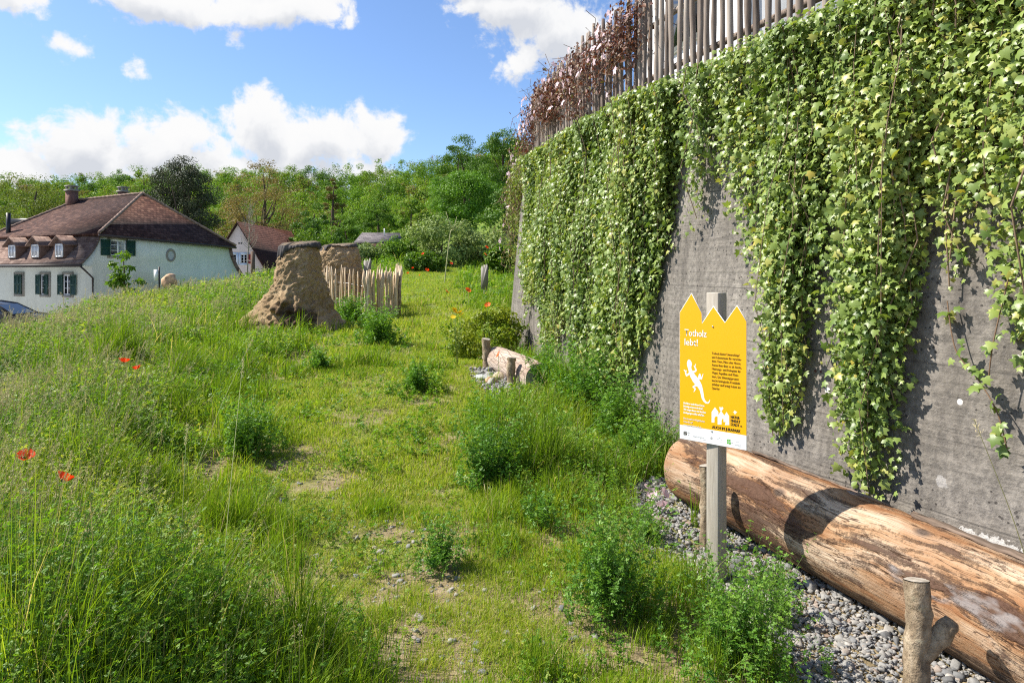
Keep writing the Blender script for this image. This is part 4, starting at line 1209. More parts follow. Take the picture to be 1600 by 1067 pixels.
# ------------------------------------------------------------------ earth towers
def earth_tower(label, xy, H, prof, seed, tongue=0.0, dark=True, cap=True, lean=0.0, flat=0.0):
    rg = np.random.default_rng(seed)
    z0 = gz(*xy)
    root = empty('earth_mound', (xy[0], xy[1], z0))
    m, sd = 130, 190
    zz = np.linspace(-.25, 1, m) * H; th = np.arange(sd) / sd * 2 * np.pi
    Pz, Pr = np.array(prof).T
    Z, TH = np.meshgrid(zz, th, indexing='ij')
    Rr = np.interp(Z / H, Pz, Pr)
    ca, sa_ = np.cos(TH), np.sin(TH)
    # low tongue of spoil on the left, a scooped hollow with dark humus on the front right
    Rr = Rr * (1 + tongue * np.clip(-ca, 0, 1) ** 3 * np.clip(1 - Z / (.55 * H), 0, 1) + .18 * np.clip(ca, 0, 1) ** 2 * np.clip(1 - Z / (.4 * H), 0, 1))
    V = np.stack([Rr * ca, Rr * sa_ * .85, Z], -1).reshape(-1, 3)
    nrm = np.stack([ca, sa_, np.full_like(ca, .35)], -1).reshape(-1, 3)
    d = np.array([noise.fractal(Vector(v) * 1.9 + Vector((seed, 0, 0)), 1.0, 2.0, 6) for v in V])
    d2 = np.array([noise.noise(Vector(v) * 9 + Vector((seed, 5, 0))) for v in V])
    d3 = np.array([noise.noise(Vector(v) * 21 + Vector((seed, 9, 0))) for v in V])
    V = V + nrm * (d * .055 + d2 * .040 + d3 * .030)[:, None]
    zl = V[:, 2]
    tint = np.zeros(len(V))
    if dark:
        xx = V[:, 0] + d * .35 + d2 * .10; fr_ = (V[:, 1] < 0)
        lip = .80 - 1.35 * (xx - .10) ** 2 + d2 * .05                       # crest of the slumped dark soil
        lip = lip + d * .12
        bul = np.clip((lip - zl) / .24, 0, 1) * np.exp(-((xx - .10) / .60) ** 2) * fr_
        V[:, 1] -= bul * .15 * (1 + d2)
        hol = np.exp(-((xx - .24) / .15) ** 2 - ((zl - .56) / .13) ** 2) * fr_
        V[:, 1] += hol * .05
        tint = np.clip((lip - zl) / .30, 0, 1) * np.clip(1.5 - np.abs(xx - .22) / .40, 0, 1) * fr_ * .85
    up_ = np.clip(zl / H - .8, 0, .2) / .2
    V[:, 2] += up_ * (.03 * V[:, 0] / .4 + d * .05)
    V[:, 0] += lean * zl
    ii = np.arange(m * sd).reshape(m, sd); jj = np.roll(ii, -1, 1)
    a = Acc(); a.add(V, np.stack([ii[:-1], jj[:-1], jj[1:], ii[1:]], -1).reshape(-1, 4), tint)
    top = V[-sd:]; c = top.mean(0) + (0, 0, .03)
    a.add(np.concatenate([top, [c]]), [(j, (j + 1) % sd, sd) for j in range(sd)], 0.0)
    # crumbs of soil at the foot
    n = 900
    an = rg.random(n) * 2 * np.pi; rr = np.interp(0.02, Pz, Pr) * (1 + tongue * np.clip(-np.cos(an), 0, 1) ** 3) * rg.uniform(.75, 1.12, n)
    p = np.stack([rr * np.cos(an), rr * np.sin(an) * .85, np.zeros(n)], 1); p[:, 2] = ground_z(p[:, 0] + xy[0], p[:, 1] + xy[1]) - z0
    r_ = .008 + .03 * rg.random(n) ** 3
    a.inst(shapes[1], [IF], p, frames(rdir(n, rg), rdir(n, rg), r_), np.full(n, 0.0))
    a.build('earth_body', M['earth'], root, False)
    if cap:
        rim = top - c; nr, na = 7, sd
        Vc = []
        ang = np.arctan2(rim[:, 1], rim[:, 0])
        droop = -.015 + .08 * vnoise(ang, ang * 0, 1.6, seed) + .36 * np.clip(-np.cos(ang - .35), 0, 1) ** 6 + .08 * np.clip(np.cos(ang), 0, 1) ** 4
        for r_i in range(nr):
            f_ = r_i / (nr - 1)
            if f_ <= .6:
                q = c + rim * (f_ / .6) * 1.01 + (0, 0, .045 - .02 * (f_ / .6) ** 2)
            else:
                g_ = (f_ - .6) / .4
                q = c + rim * (1.01 + .11 * math.sin(g_ * 1.57)) + np.stack([0 * ang, 0 * ang, .025 - droop * g_ ** 1.3], 1)
            Vc.append(q + rg.normal(0, .0025, q.shape))
        Vc = np.concatenate(Vc); i2 = np.arange(nr * na).reshape(nr, na); j2 = np.roll(i2, -1, 1)
        b = Acc(); b.add(Vc, np.stack([i2[:-1], j2[:-1], j2[1:], i2[1:]], -1).reshape(-1, 4))
        o = b.build('felt_cover', M['felt'], root, True); md = o.modifiers.new('thick', 'SOLIDIFY'); md.thickness = .012
    return tag(root, label, 'earth mound'), c
TX, TY = at(466, 0, 14.2)[:2]
tower, tc_ = earth_tower('tall tapering earth tower with a black felt cover drooping over its top', (TX, TY), 1.84, [(-.3, 1.10), (0, .98), (.12, .84), (.27, .67), (.5, .56), (.72, .455), (.9, .40), (1, .385)], 3, .75, lean=.015)
T2 = at(530, 0, 18.6)[:2]
earth_tower('broader earth mound behind the paling fence with a dark cover on top', T2, EYE + (425 - 386) / F * 18.6 - gz(*T2), [(-.3, .95), (0, .85), (.3, .74), (.7, .60), (.9, .56), (1, .42)], 9, 0.0, False, True)

# ------------------------------------------------------------------ chestnut paling fence
pf = [(-6.35, 18.9), (-5.9, 18.1), (-3.45, 16.2), (-2.78, 16.75), (-3.2, 19.4), (-6.2, 20.4), (-6.35, 18.9)]
pal = empty('paling_fence', (pf[2][0], pf[2][1], gz(*pf[2])))
tag(pal, 'pale split chestnut paling fence curving round the second earth mound', 'fence')
b0 = np.array(pal.location)
def pale_mesh(i):
    rg = np.random.default_rng(300 + i)
    m = 7; t = np.linspace(-.05, 1.13, m)
    pts = np.stack([np.cumsum(rg.normal(0, .006, m)), np.cumsum(rg.normal(0, .006, m)), t], 1)
    rad = np.full(m, .022) * (1 + rg.normal(0, .08, m)); rad[-1] = .008
    Vv, Ff = tube(pts, rad, 6, True, .12, i); a = Acc(); a.add(Vv, Ff); return a.mesh('pale')
PM = [pale_mesh(i) for i in range(6)]
for m_ in PM: m_.materials.append(M['pale_wood'])
spc = [.16, .115, .031, .16, .2, .22]
cnt = 0
wires = {.28: [], .75: []}
for i in range(len(pf) - 1):
    p0, p1 = np.array(pf[i]), np.array(pf[i + 1]); L_ = np.linalg.norm(p1 - p0); n_ = int(L_ / spc[i])
    for j in range(n_):
        q = p0 + (p1 - p0) * (j + random.uniform(-.28, .28) + .5) / n_
        z_ = gz(*q)
        for h in wires: wires[h].append((q[0], q[1], z_ + h))
        if cnt >= 100: continue
        o = bpy.data.objects.new('pale', PM[cnt % 6]); COL.objects.link(o); o.parent = pal
        o.location = (q[0] - b0[0], q[1] - b0[1], z_ - b0[2]); cnt += 1
        o.rotation_euler = (random.uniform(-.05, .05), random.uniform(-.05, .05), random.uniform(0, 6)); wk_ = 1.45 if i == 2 else 1.1; o.scale = (wk_, wk_, random.uniform(.95, 1.05))
for h, pts in wires.items():
    Vv, Ff = tube(np.array(pts) - b0, .004, 4, False); a = Acc(); a.add(Vv, Ff); a.build('wire', M['steel'], pal)
for q in (pf[1], (-4.05, 16.75), pf[3], pf[4]):
    Vv, Ff = tube([(q[0] - b0[0], q[1] + .05 - b0[1], gz(*q) - .1 - b0[2]), (q[0] - b0[0], q[1] + .05 - b0[1], gz(*q) + .98 - b0[2])], .045, 10)
    a = Acc(); a.add(Vv, Ff); a.build('post', M['bark_stake'], pal)

# ------------------------------------------------------------------ mint house
HC = np.array([-20.55, 34.0]); HS_ = np.array([.424, .9057]); HF_ = np.array([-.9057, .424])
house = empty('mint_house', (HC[0], HC[1], -1.2), math.atan2(HS_[1], HS_[0]))      # local x = along the side wall, local y = along the front (to the left)
tag(house, 'large mint green house with a brown hipped tile roof and three dormers', 'house')
ZB = -1.2
def Z(z): return z - ZB
def hpart(name, pts, faces, mat, parent=None, solid=0.0, uv=False, smooth=False):
    a = Acc(); a.add(np.array([(x, y, Z(z)) for x, y, z in pts], float), faces)
    o = a.build(name, mat, parent or house, smooth)
    if solid:
        md = o.modifiers.new('thick', 'SOLIDIFY'); md.thickness = solid; md.offset = -1
    if uv: planar_uv(o.data)
    return o
fr_c = [(-.96 * t ** 1.7, 3.58 - 1.51 * t) for t in np.linspace(0, 1, 9)]
bk_c = [(8.1 + 1.35 * t ** 1.7, 3.25 - 2.2 * t) for t in np.linspace(0, 1, 9)]
LW = 9.6
prof = [(-.35, ZB), (-.35, 1.98), (-.86, 1.98)] + [(u + .05, z - .06) for u, z in fr_c[::-1]] + [(u - .05, z - .06) for u, z in bk_c] + [(9.38, ZB)]
n_ = len(prof)
hpart('wall', [(u, 0, z) for u, z in prof] + [(u, LW, z) for u, z in prof], [tuple(range(n_)), tuple(range(2 * n_ - 1, n_ - 1, -1))] + [(i, i + n_, (i + 1) % n_ + n_, (i + 1) % n_) for i in range(n_)], M['mint'])
A_, B_, Dr, Dl, R1, R2 = (-.2, -.28, 3.62), (-.2, 9.4, 3.62), (8.35, -.28, 3.27), (8.35, 9.4, 3.27), (4, 2.25, 6.12), (4, 7.9, 6.0)
def bow(p, q, k, dz): return tuple(p[i] + (q[i] - p[i]) * k + (dz if i == 2 else 0) for i in range(3))
roof = hpart('roof', [A_, B_, Dr, Dl, R1, R2], [(0, 4, 5, 1), (2, 4, 0), (3, 5, 4, 2), (1, 5, 3)], M['tile_red'], uv=True, solid=.14)
for (p, q) in ((A_, R1), (R1, R2), (R2, B_), (Dr, R1)):
    pts = np.array([(p[0] + (q[0] - p[0]) * t, p[1] + (q[1] - p[1]) * t, Z(p[2] + (q[2] - p[2]) * t) + .02 + .02 * (i % 2)) for i, t in enumerate(np.linspace(0, 1, 32))])
    Vv, Ff = tube(pts, .075, 8); a = Acc(); a.add(Vv, Ff); a.build('ridge_tiles', M['tile_ridge'] if 'tile_ridge' in M else M.setdefault('tile_ridge', plain('tile_ridge', (.22, .15, .115), .9, .4, 6)), roof)
sk = [(u, z) for u, z in fr_c]
n_ = len(sk)
hpart('skirt_roof', [(u, -.12, z) for u, z in sk] + [(u, LW + .1, z) for u, z in sk], [(i, i + n_, i + 1 + n_, i + 1) for i in range(n_ - 1)], M['tile_pale'], uv=True, solid=-.09)
sk = [(u, z) for u, z in bk_c]
hpart('skirt_roof', [(u, -.12, z) for u, z in sk] + [(u, LW + .1, z) for u, z in sk], [(i, i + 1, i + 1 + n_, i + n_) for i in range(n_ - 1)], M['tile_pale'], uv=True, solid=-.09)
for pts, r_ in (([(-.2, -.28, 3.52), (8.35, -.28, 3.17)], .07), ([(-1.02, -.14, 2.02), (-1.02, LW, 2.02)], .08), ([(-1.02, -.1, 1.98), (-.8, -.16, 1.75), (-.40, -.1, 1.4), (-.40, -.1, ZB)], .045)):
    Vv, Ff = tube([(x, y, Z(z)) for x, y, z in pts], r_, 8); a = Acc(); a.add(Vv, Ff); a.build('gutter', M['gutter'], house)
def bx(acc, x0, x1, y0, y1, z0, z1, rot=None):
    Vv, Ff = box(x0, x1, y0, y1, z0, z1); acc.add(Vv, Ff)
def wparts(loc, rz, w, h, shutters=(), stone=True, mat_sh=None, mat_fr=None, curtain=False, parent=None, closed=False):
    """a window whose face looks along local -Y; its own frame, pane and shutters hang below it"""
    if mat_sh is None: mat_sh = M['shutter']
    p = parent or house
    a = Acc(); f_ = .13
    bx(a, -w / 2 - f_, -w / 2, -.05, .06, -h / 2 - f_, h / 2 + f_); bx(a, w / 2, w / 2 + f_, -.05, .06, -h / 2 - f_, h / 2 + f_)
    bx(a, -w / 2, w / 2, -.052, .06, h / 2, h / 2 + f_); bx(a, -w / 2, w / 2, -.08, .06, -h / 2 - f_, -h / 2)
    win = a.build('window', mat_fr or M['stone_trim'], p); win.location = loc; win.rotation_euler = (0, 0, rz)
    a = Acc(); bx(a, -w / 2, w / 2, .0, .02, -h / 2, h / 2); a.build('pane', M['glass_dark'], win)
    a = Acc(); s_ = .055
    bx(a, -w / 2, -w / 2 + s_, -.035, -.003, -h / 2, h / 2); bx(a, w / 2 - s_, w / 2, -.035, -.003, -h / 2, h / 2); bx(a, -.035, .035, -.036, -.003, -h / 2 + s_, h / 2 - s_)
    bx(a, -w / 2 + s_, w / 2 - s_, -.034, -.003, h / 2 - s_, h / 2); bx(a, -w / 2 + s_, w / 2 - s_, -.034, -.003, -h / 2, -h / 2 + s_)
    for k in (-.17, .17):
        for (x0, x1) in ((-w / 2 + s_, -.035), (.035, w / 2 - s_)): bx(a, x0, x1, -.03, -.003, k * h - .012, k * h + .012)
    a.build('sash', M['white_paint'], win)
    for (x0, x1) in shutters:
        a = Acc(); y0, y1 = -.105, -.07
        bx(a, x0, x0 + .05, y0, y1, -h / 2, h / 2); bx(a, x1 - .05, x1, y0, y1, -h / 2, h / 2); 
        for zz in (-h / 2, 0 - .03, h / 2 - .06): bx(a, x0 + .05, x1 - .05, y0, y1, zz, zz + .06)
        ns_ = int(h / .055)
        for k in range(ns_):
            z_ = -h / 2 + .05 + k * (h - .1) / ns_
            a.add(np.array([(x0 + .05, y0 + .004, z_), (x1 - .05, y0 + .004, z_), (x1 - .05, y1 - .004, z_ + .05), (x0 + .05, y1 - .004, z_ + .05)]), [(0, 1, 2, 3)])
        a.build('shutter', mat_sh, win)
    return win
# front windows (face looks along local -x -> rotate by -90 degrees)
w = .62
for (y, sh) in ((1.9, ((-.31 - .46, -.31), (.31, .31 + .42))), (3.75, ((-.31, .0), (.31, .31 + .40))), (6.0, ((-.31, -.01), (.01, .31)))):
    wparts((-.35, y, Z(1.05)), -math.pi / 2, w, 1.02, [(-b_, -a_) for a_, b_ in sh])
# side window and oculus (face looks along local -y)
wparts((.95, 0, Z(2.93)), 0, .85, .80, ((-.43 - .5, -.43), (.43, .93)))
a = Acc(); th = np.linspace(0, 2 * np.pi, 33)[:-1]
ro, ri = (.30, .36), (.20, .25)
VV = np.concatenate([np.stack([ro[0] * np.cos(th), 0 * th - .04, ro[1] * np.sin(th)], 1), np.stack([ri[0] * np.cos(th), 0 * th - .045, ri[1] * np.sin(th)], 1), np.stack([ro[0] * np.cos(th), 0 * th + .05, ro[1] * np.sin(th)], 1), np.stack([ri[0] * np.cos(th), 0 * th + .02, ri[1] * np.sin(th)], 1)])
n_ = 32; Fq = []
for j in range(n_):
    k_ = (j + 1) % n_; Fq += [(j, k_, n_ + k_, n_ + j), (2 * n_ + j, 2 * n_ + k_, k_, j), (n_ + j, n_ + k_, 3 * n_ + k_, 3 * n_ + j)]
a.add(VV, Fq); oc = a.build('round_window', M['stone_trim'], house); oc.location = (4.05, 0, Z(2.62))
a = Acc(); a.add(np.stack([.21 * np.cos(th), 0 * th - .012, .26 * np.sin(th)], 1), [tuple(range(32))]); a.build('pane', plain('pale_glass', (.40, .42, .43), .3, .1, bump=0), oc)
# dormers
for y in (1.85, 3.8, 5.8):
    a = Acc()
    pts = [(-.80, y - .42, 2.42), (-.80, y + .42, 2.42), (-.80, y + .42, 3.12), (-.80, y, 3.42), (-.80, y - .42, 3.12)]
    pts += [(.1, py, pz) for _, py, pz in pts]
    a.add(np.array([(x, yy, Z(z)) for x, yy, z in pts]), [(4, 3, 2, 1, 0), (0, 1, 6, 5), (1, 2, 7, 6), (4, 0, 5, 9), (5, 6, 7, 8, 9)])
    dm = a.build('dormer', M['dormer_wood'] if 'dormer_wood' in M else M.setdefault('dormer_wood', plain('dormer_wood', (.12, .075, .06), .9, .3)), house)
    a = Acc(); rp = [(-.98, y - .60, 3.03), (-.98, y, 3.50), (-.98, y + .60, 3.03), (.25, y - .60, 3.03), (.25, y, 3.50), (.25, y + .60, 3.03)]
    a.add(np.array([(x, yy, Z(z)) for x, yy, z in rp]), [(0, 3, 4, 1), (1, 4, 5, 2)])
    o = a.build('dormer_roof', M['tile_pale'], dm); planar_uv(o.data); md = o.modifiers.new('thick', 'SOLIDIFY'); md.thickness = .07; md.offset = 0
    a = Acc()
    wz0, wz1, wy = Z(2.44), Z(3.10), .30
    for (y0, y1, z0, z1, d_) in ((-wy, -wy + .07, wz0, wz1, 0), (wy - .07, wy, wz0, wz1, 0), (-.03, .03, wz0 + .07, wz1 - .07, .003), (-wy + .07, wy - .07, wz1 - .07, wz1, .003), (-wy + .07, wy - .07, wz0, wz0 + .07, .003)):
        bx(a, -.85 + d_, -.803, y + y0, y + y1, z0, z1)
    a.build('window_frame', M['white_paint'], dm)
    a = Acc(); bx(a, -.83, -.804, y - wy + .07, y - .03, wz0 + .07, wz1 - .07); bx(a, -.83, -.804, y + .03, y + wy - .07, wz0 + .07, wz1 - .07)
    a.build('pane', plain('curtain_glass', (.5, .5, .5), .3, .3, bump=0) if 'cg' not in M else M['cg'], dm)
# chimneys and flue
for (x, y, z0, z1, s_) in ((3.6, 7.9, 5.4, 6.50, .24), (5.0, 5.3, 5.2, 6.45, .20)):
    a = Acc(); bx(a, x - s_, x + s_, y - s_, y + s_, Z(z0), Z(z1))
    c = a.build('chimney', M['brick'], house)
    a = Acc(); bx(a, x - s_ - .06, x + s_ + .06, y - s_ - .06, y + s_ + .06, Z(z1) + .002, Z(z1) + .09)
    for (dx, dy) in ((-1, -1), (1, -1), (1, 1), (-1, 1)): bx(a, x + dx * (s_ - .06) - .05, x + dx * (s_ - .06) + .05, y + dy * (s_ - .06) - .05, y + dy * (s_ - .06) + .05, Z(z1) + .092, Z(z1) + .26)
    bx(a, x - s_ - .04, x + s_ + .04, y - s_ - .04, y + s_ + .04, Z(z1) + .262, Z(z1) + .33)
    a.build('chimney_cap', M['stone_trim'], c)
Vv, Ff = tube([(.25, 8.1, Z(3.3)), (.25, 8.1, Z(4.95))], .11, 12); a = Acc(); a.add(Vv, Ff); a.build('flue_pipe', M['black_metal'], house)

# flat roofed box far behind it
q = at(47, 342, 62)
fb = empty('flat_roof_building', (q[0], q[1], gz(q[0], q[1])))
tag(fb, 'small dark flat roofed building just visible behind the mint house', 'building')
hh = q[2] - gz(q[0], q[1])
a = Acc(); bx(a, -1.6, 1.2, 0, 4, -.5, hh - .55); a.build('wall', M['white_render'], fb)
a = Acc(); bx(a, -1.9, 1.5, -.4, 4.4, hh - .548, hh); a.build('roof', M['black_metal'], fb)

# ------------------------------------------------------------------ pink gabled house
pk = empty('pink_house', (-22.06, 55, -1.0))
tag(pk, 'pale pink gabled house with a steep dark roof and red shutters', 'house')
g0 = [(-2.73, 0, 2.3), (2.73, 0, 2.1), (0, 0, 6.55), (-2.73, 0, -.3), (2.73, 0, -.3)]
a = Acc(); pts = np.array(g0 + [(x, 13, z) for x, y, z in g0], float)
a.add(pts, [(3, 4, 1, 2, 0), (8, 5, 7, 6, 9), (3, 0, 5, 8), (4, 9, 6, 1)]); a.build('wall', M['pink'], pk)
a = Acc(); a.add(np.array([(-3.1, -.25, 1.86), (0, -.25, 6.76), (3.1, -.25, 1.72), (-3.1, 13.2, 1.86), (0, 13.2, 6.76), (3.1, 13.2, 1.72)]), [(0, 1, 4, 3), (1, 2, 5, 4)])
o = a.build('roof', M['tile_brown'], pk); md = o.modifiers.new('thick', 'SOLIDIFY'); md.thickness = .16; planar_uv(o.data)
blue_fr = plain('blue_frame', (.50, .60, .70), .6)
for x in (-.38, .48):
    wparts((x, 0, 3.75), 0, .55, .75, ((.275, .275 + .32),) if x > 0 else ((-.6, -.275),), mat_sh=M['shutter_red'], mat_fr=blue_fr, parent=pk)
wparts((1.5, 0, 1.7), 0, .7, .8, ((.35, .72),), mat_sh=M['shutter_red'], mat_fr=blue_fr, parent=pk)
a = Acc(); bx(a, .02, .12, -.02, .1, 4.95, 5.07); bx(a, .20, .30, -.02, .1, 4.95, 5.07); a.build('vent', M['black_metal'], pk)

# low grey roofed shed among the shrubs
q = at(592, 376, 47)
sh = empty('garden_shed', (q[0], q[1], gz(q[0], q[1])), R(6))
tag(sh, 'low shed with a grey tiled roof half buried in shrubs', 'shed')
zr = EYE + (425 - 362) / F * 47 - gz(q[0], q[1])
a = Acc(); bx(a, -1.35, 1.35, .3, 2.6, -.4, zr - .75); a.build('wall', M['dormer_wood'], sh)
a = Acc(); a.add(np.array([(-1.7, -.1, zr - .75), (1.6, -.1, zr - .72), (1.35, 1.45, zr), (-1.3, 1.45, zr), (-1.7, 3.0, zr - .75), (1.6, 3.0, zr - .72)]), [(0, 1, 2, 3), (3, 2, 5, 4)])
o = a.build('roof', M['tile_grey'], sh); md = o.modifiers.new('thick', 'SOLIDIFY'); md.thickness = .1; planar_uv(o.data)
Vv, Ff = tube([(.3, .9, zr - .3), (.3, .9, zr + .28)], .04, 8); a = Acc(); a.add(Vv, Ff); a.build('vent_pipe', M['white_paint'], sh)

# ------------------------------------------------------------------ parked car (only its roof shows over the grass)
car = empty('parked_car', (-19.75, 26.2, -0.92), R(4))
tag(car, 'dark grey car parked below the meadow bank before the mint house', 'car')
paint = plain('car_paint', (.012, .014, .019), .22, .05, bump=0, spec=.6)
prof = [(-2.1, .35), (-2.12, .75), (-1.95, 1.0), (-1.6, 1.36), (-1.0, 1.47), (-.2, 1.47), (.35, 1.38), (1.0, 1.0), (1.75, .88), (2.1, .68), (2.1, .35)]
hw = [.78, .82, .80, .62, .58, .58, .60, .76, .80, .76, .76]
a = Acc(); n_ = len(prof)
a.add(np.array([(x, -w_, z) for (x, z), w_ in zip(prof, hw)] + [(x, w_, z) for (x, z), w_ in zip(prof, hw)]), [(i, i + 1, i + 1 + n_, i + n_) for i in range(n_ - 1)])
a.add(np.array([(x, -w_, z) for (x, z), w_ in zip(prof, hw)]), [(0, 1, 2, 7, 8, 9, 10), (2, 3, 4, 5, 6, 7)])
a.add(np.array([(x, w_, z) for (x, z), w_ in zip(prof, hw)]), [(10, 9, 8, 7, 2, 1, 0), (7, 6, 5, 4, 3, 2)])
o = a.build('body', paint, car, False)
md = o.modifiers.new('weld', 'WELD'); md.merge_threshold = .01; md = o.modifiers.new('round', 'BEVEL'); md.width = .06; md.segments = 3
for s_ in (-1, 1):
    a = Acc(); a.add(np.array([(-1.6, s_ * .755, 1.04), (.78, s_ * .77, 1.04), (.28, s_ * .635, 1.33), (-1.0, s_ * .622, 1.41), (-1.42, s_ * .65, 1.31)]), [(0, 1, 2, 3, 4)]); o = a.build('side_window', M['glass_dark'], car)
a = Acc(); a.add(np.array([(.98, -.66, 1.03), (.98, .66, 1.03), (.40, .55, 1.378), (.40, -.55, 1.378)]), [(0, 1, 2, 3)]); o = a.build('windscreen', M['glass_dark'], car); o.location.z = .012
rub = plain('rubber', (.015, .015, .015), .9)
for x in (-1.35, 1.35):
    for s_ in (-1, 1):
        Vv, Ff = tube([(x, s_ * .68, .31), (x, s_ * .86, .31)], .31, 20); a = Acc(); a.add(Vv, Ff); wl_ = a.build('wheel', rub, car)
        Vv, Ff = tube([(x, s_ * .80, .31), (x, s_ * .875, .31)], .20, 16); a = Acc(); a.add(Vv, Ff); a.build('rim', M['steel'], wl_)

# marker post on the crest
q = at(246, 440, 20.0); mp = empty('marker_post', (q[0], q[1], gz(q[0], q[1])))
tag(mp, 'grey marker post with a small white plate on the meadow crest', 'post')
zt_ = EYE + (425 - 417) / F * 20 - mp.location.z
Vv, Ff = tube([(.05, 0, -.1), (.05, 0, zt_)], .022, 8); a = Acc(); a.add(Vv, Ff); a.build('pole', M['gutter'], mp)
a = Acc(); bx(a, -.10, .02, -.02, 0, zt_ - .40, zt_ - .08); a.build('plate', M['white_paint'], mp)

# ------------------------------------------------------------------ trees
def crown_points(rg, h, w, nclump, per, cr=.30, base=.22, flat=.5, shell=.45, top=1.0, lobe=.55):
    """clump centres in an uneven ovoid between base*h and h, then leaves round each clump"""
    d = rdir(nclump, rg)
    r_ = shell + (1 - shell) * rg.random(nclump) ** .6
    lob = 1 + lobe * .22 * np.sin(d[:, 0] * 5 + rg.uniform(0, 6)) * np.sin(d[:, 1] * 4 + rg.uniform(0, 6)) + lobe * .12 * np.sin(d[:, 2] * 6 + rg.uniform(0, 6))
    c = d * (r_ * lob)[:, None]
    hc = h * (1 - base) / 2
    zc = c[:, 2]
    wz = np.where(zc > 0, np.sqrt(np.clip(1 - .35 * zc ** 2 * top, .1, 1)), np.sqrt(np.clip(1 - .5 * zc ** 2, .1, 1)))
    C = np.stack([c[:, 0] * w / 2 * wz, c[:, 1] * w / 2 * wz, h * base + hc * (1 + zc)], 1)
    rc = cr * w / 2 * rg.uniform(.6, 1.25, nclump)
    k_ = rg.integers(0, nclump, nclump * per)
    e = rdir(len(k_), rg) * (rg.random(len(k_)) ** .35)[:, None]
    e[:, 2] *= flat
    P = C[k_] + e * rc[k_][:, None]
    n_ = e * np.array([1, 1, 1.6]) + np.array([0, 0, .45]) + rg.normal(0, .5, e.shape)
    return P, n_, k_, C

def crown_acc(acc, rg, off, h, w, nclump, per, leaf, tbase=.5, tvar=.16, **kw):
    P, n_, k_, C = crown_points(rg, h, w, nclump, per, **kw)
    ct = rg.normal(tbase, tvar * .7, nclump)
    acc.inst(LEAF_T, LEAF_F, P + off, frames(n_, rdir(len(P), rg) + np.array([0, 0, -.5]), leaf * rg.uniform(.6, 1.4, len(P))), np.clip(ct[k_] + rg.normal(0, tvar * .6, len(P)), 0, 1))
    return C

def tree(name, label, cat, xy, h, w, mat, leaf, nclump, per, seed, group=None, z=None, trunk=.035, tbase=.5, limbs=7, bark='bark', **kw):
    rg = np.random.default_rng(seed)
    z = gz(*xy) - .1 if z is None else z
    root = empty(name, (xy[0], xy[1], z))
    a = Acc()
    C = crown_acc(a, rg, np.zeros(3), h, w, nclump, per, leaf, tbase, **kw)
    a.build('crown', mat, root)
    t = Acc()
    hb = h * kw.get('base', .22)
    pts = np.array([(0, 0, -.2), (rg.normal(0, .01) * h, rg.normal(0, .01) * h, hb), (rg.normal(0, .02) * h, rg.normal(0, .02) * h, h * .62), (rg.normal(0, .03) * h, 0, h * .9)])
    rr = trunk * h * np.array([1.25, .8, .42, .1]); Vv, Ff = tube(catmull(pts, 5), np.interp(np.linspace(0, 3, 16), range(4), rr), 9, True, .06, seed); t.add(Vv, Ff)
    for i in range(min(limbs, len(C))):
        e = C[rg.integers(0, len(C))]
        s_ = pts[1] + (pts[2] - pts[1]) * rg.uniform(0, .8)
        mid = (s_ + e) / 2 + np.array([0, 0, -.05 * h]) + rg.normal(0, .02 * h, 3)
        Vv, Ff = tube(catmull(np.array([s_, mid, e]), 5), np.linspace(trunk * h * .36, trunk * h * .05, 11), 6, False, .05, seed); t.add(Vv, Ff)
    t.build('trunk', M[bark], root, True)
    return tag(root, label, cat, group)

def tpx(px, ytop, Y, wpx):
    x, y, zt = at(px, ytop, Y)
    zb = gz(x, y)
    return (x, y), zt - zb, wpx / F * Y

def ptree(name, label, cat, px, ytop, Y, wpx, *args, **kw):
    xy, h, w = tpx(px, ytop, Y, wpx)
    return tree(name, label, cat, xy, h, w, *args, **kw)

ptree('pine_tree', 'big dark grey green pine with a rounded crown behind the mint house roof', 'tree', 284, 236, 74, 104, M['pine'], .17, 210, 200, 50, base=.12, flat=.55, shell=.3, cr=.30, limbs=14, lobe=.3, top=.9)
ptree('walnut_tree', 'broad bronze leaved tree in new leaf behind the pink house', 'tree', 410, 252, 86, 116, M['bronze'], .18, 100, 150, 51, base=.12, shell=.35, cr=.30, limbs=22, trunk=.028)
ptree('oak_tree', 'olive brown tree over the left end of the mint house roof', 'tree', 52, 277, 80, 130, M['olive'], .19, 90, 180, 52, base=.10, cr=.30)
ptree('oak_tree', 'thin leaved olive tree at the left edge of the picture', 'tree', -20, 268, 92, 90, M['olive'], .20, 70, 110, 53, base=.10, cr=.28)
ptree('lime_tree', 'yellow green tree between the roof ridge and the dark pine', 'tree', 222, 262, 100, 76, M['forest'], .21, 70, 180, 54, base=.1, tbase=.68)
ptree('maple_tree', 'bright green domed tree above the silver shrubs near the wall', 'tree', 727, 264, 58, 118, M['maple'], .15, 120, 290, 55, base=.10, cr=.27, flat=.6, limbs=10)
ptree('beech_tree', 'tall dark tree behind the bright domed tree, beside the wall', 'tree', 785, 204, 92, 95, M['darkleaf'], .21, 110, 220, 56, base=.1, cr=.28)
ptree('beech_tree', 'dark green tree crowning the slope left of the tallest one', 'tree', 722, 216, 98, 84, M['darkleaf'], .22, 100, 210, 57, base=.1, cr=.28, tbase=.6)
ptree('copper_tree', 'small reddish brown tree in the middle of the wooded slope', 'tree', 519, 277, 128, 34, plain('unused', (.1, .1, .1)) if False else M['bronze'], .24, 40, 170, 58, base=.1, tbase=.15)
ptree('cherry_tree', 'round mid green tree above the grey shed roof', 'tree', 590, 305, 74, 78, M['forest'], .17, 70, 210, 59, base=.12, tbase=.42, cr=.3)
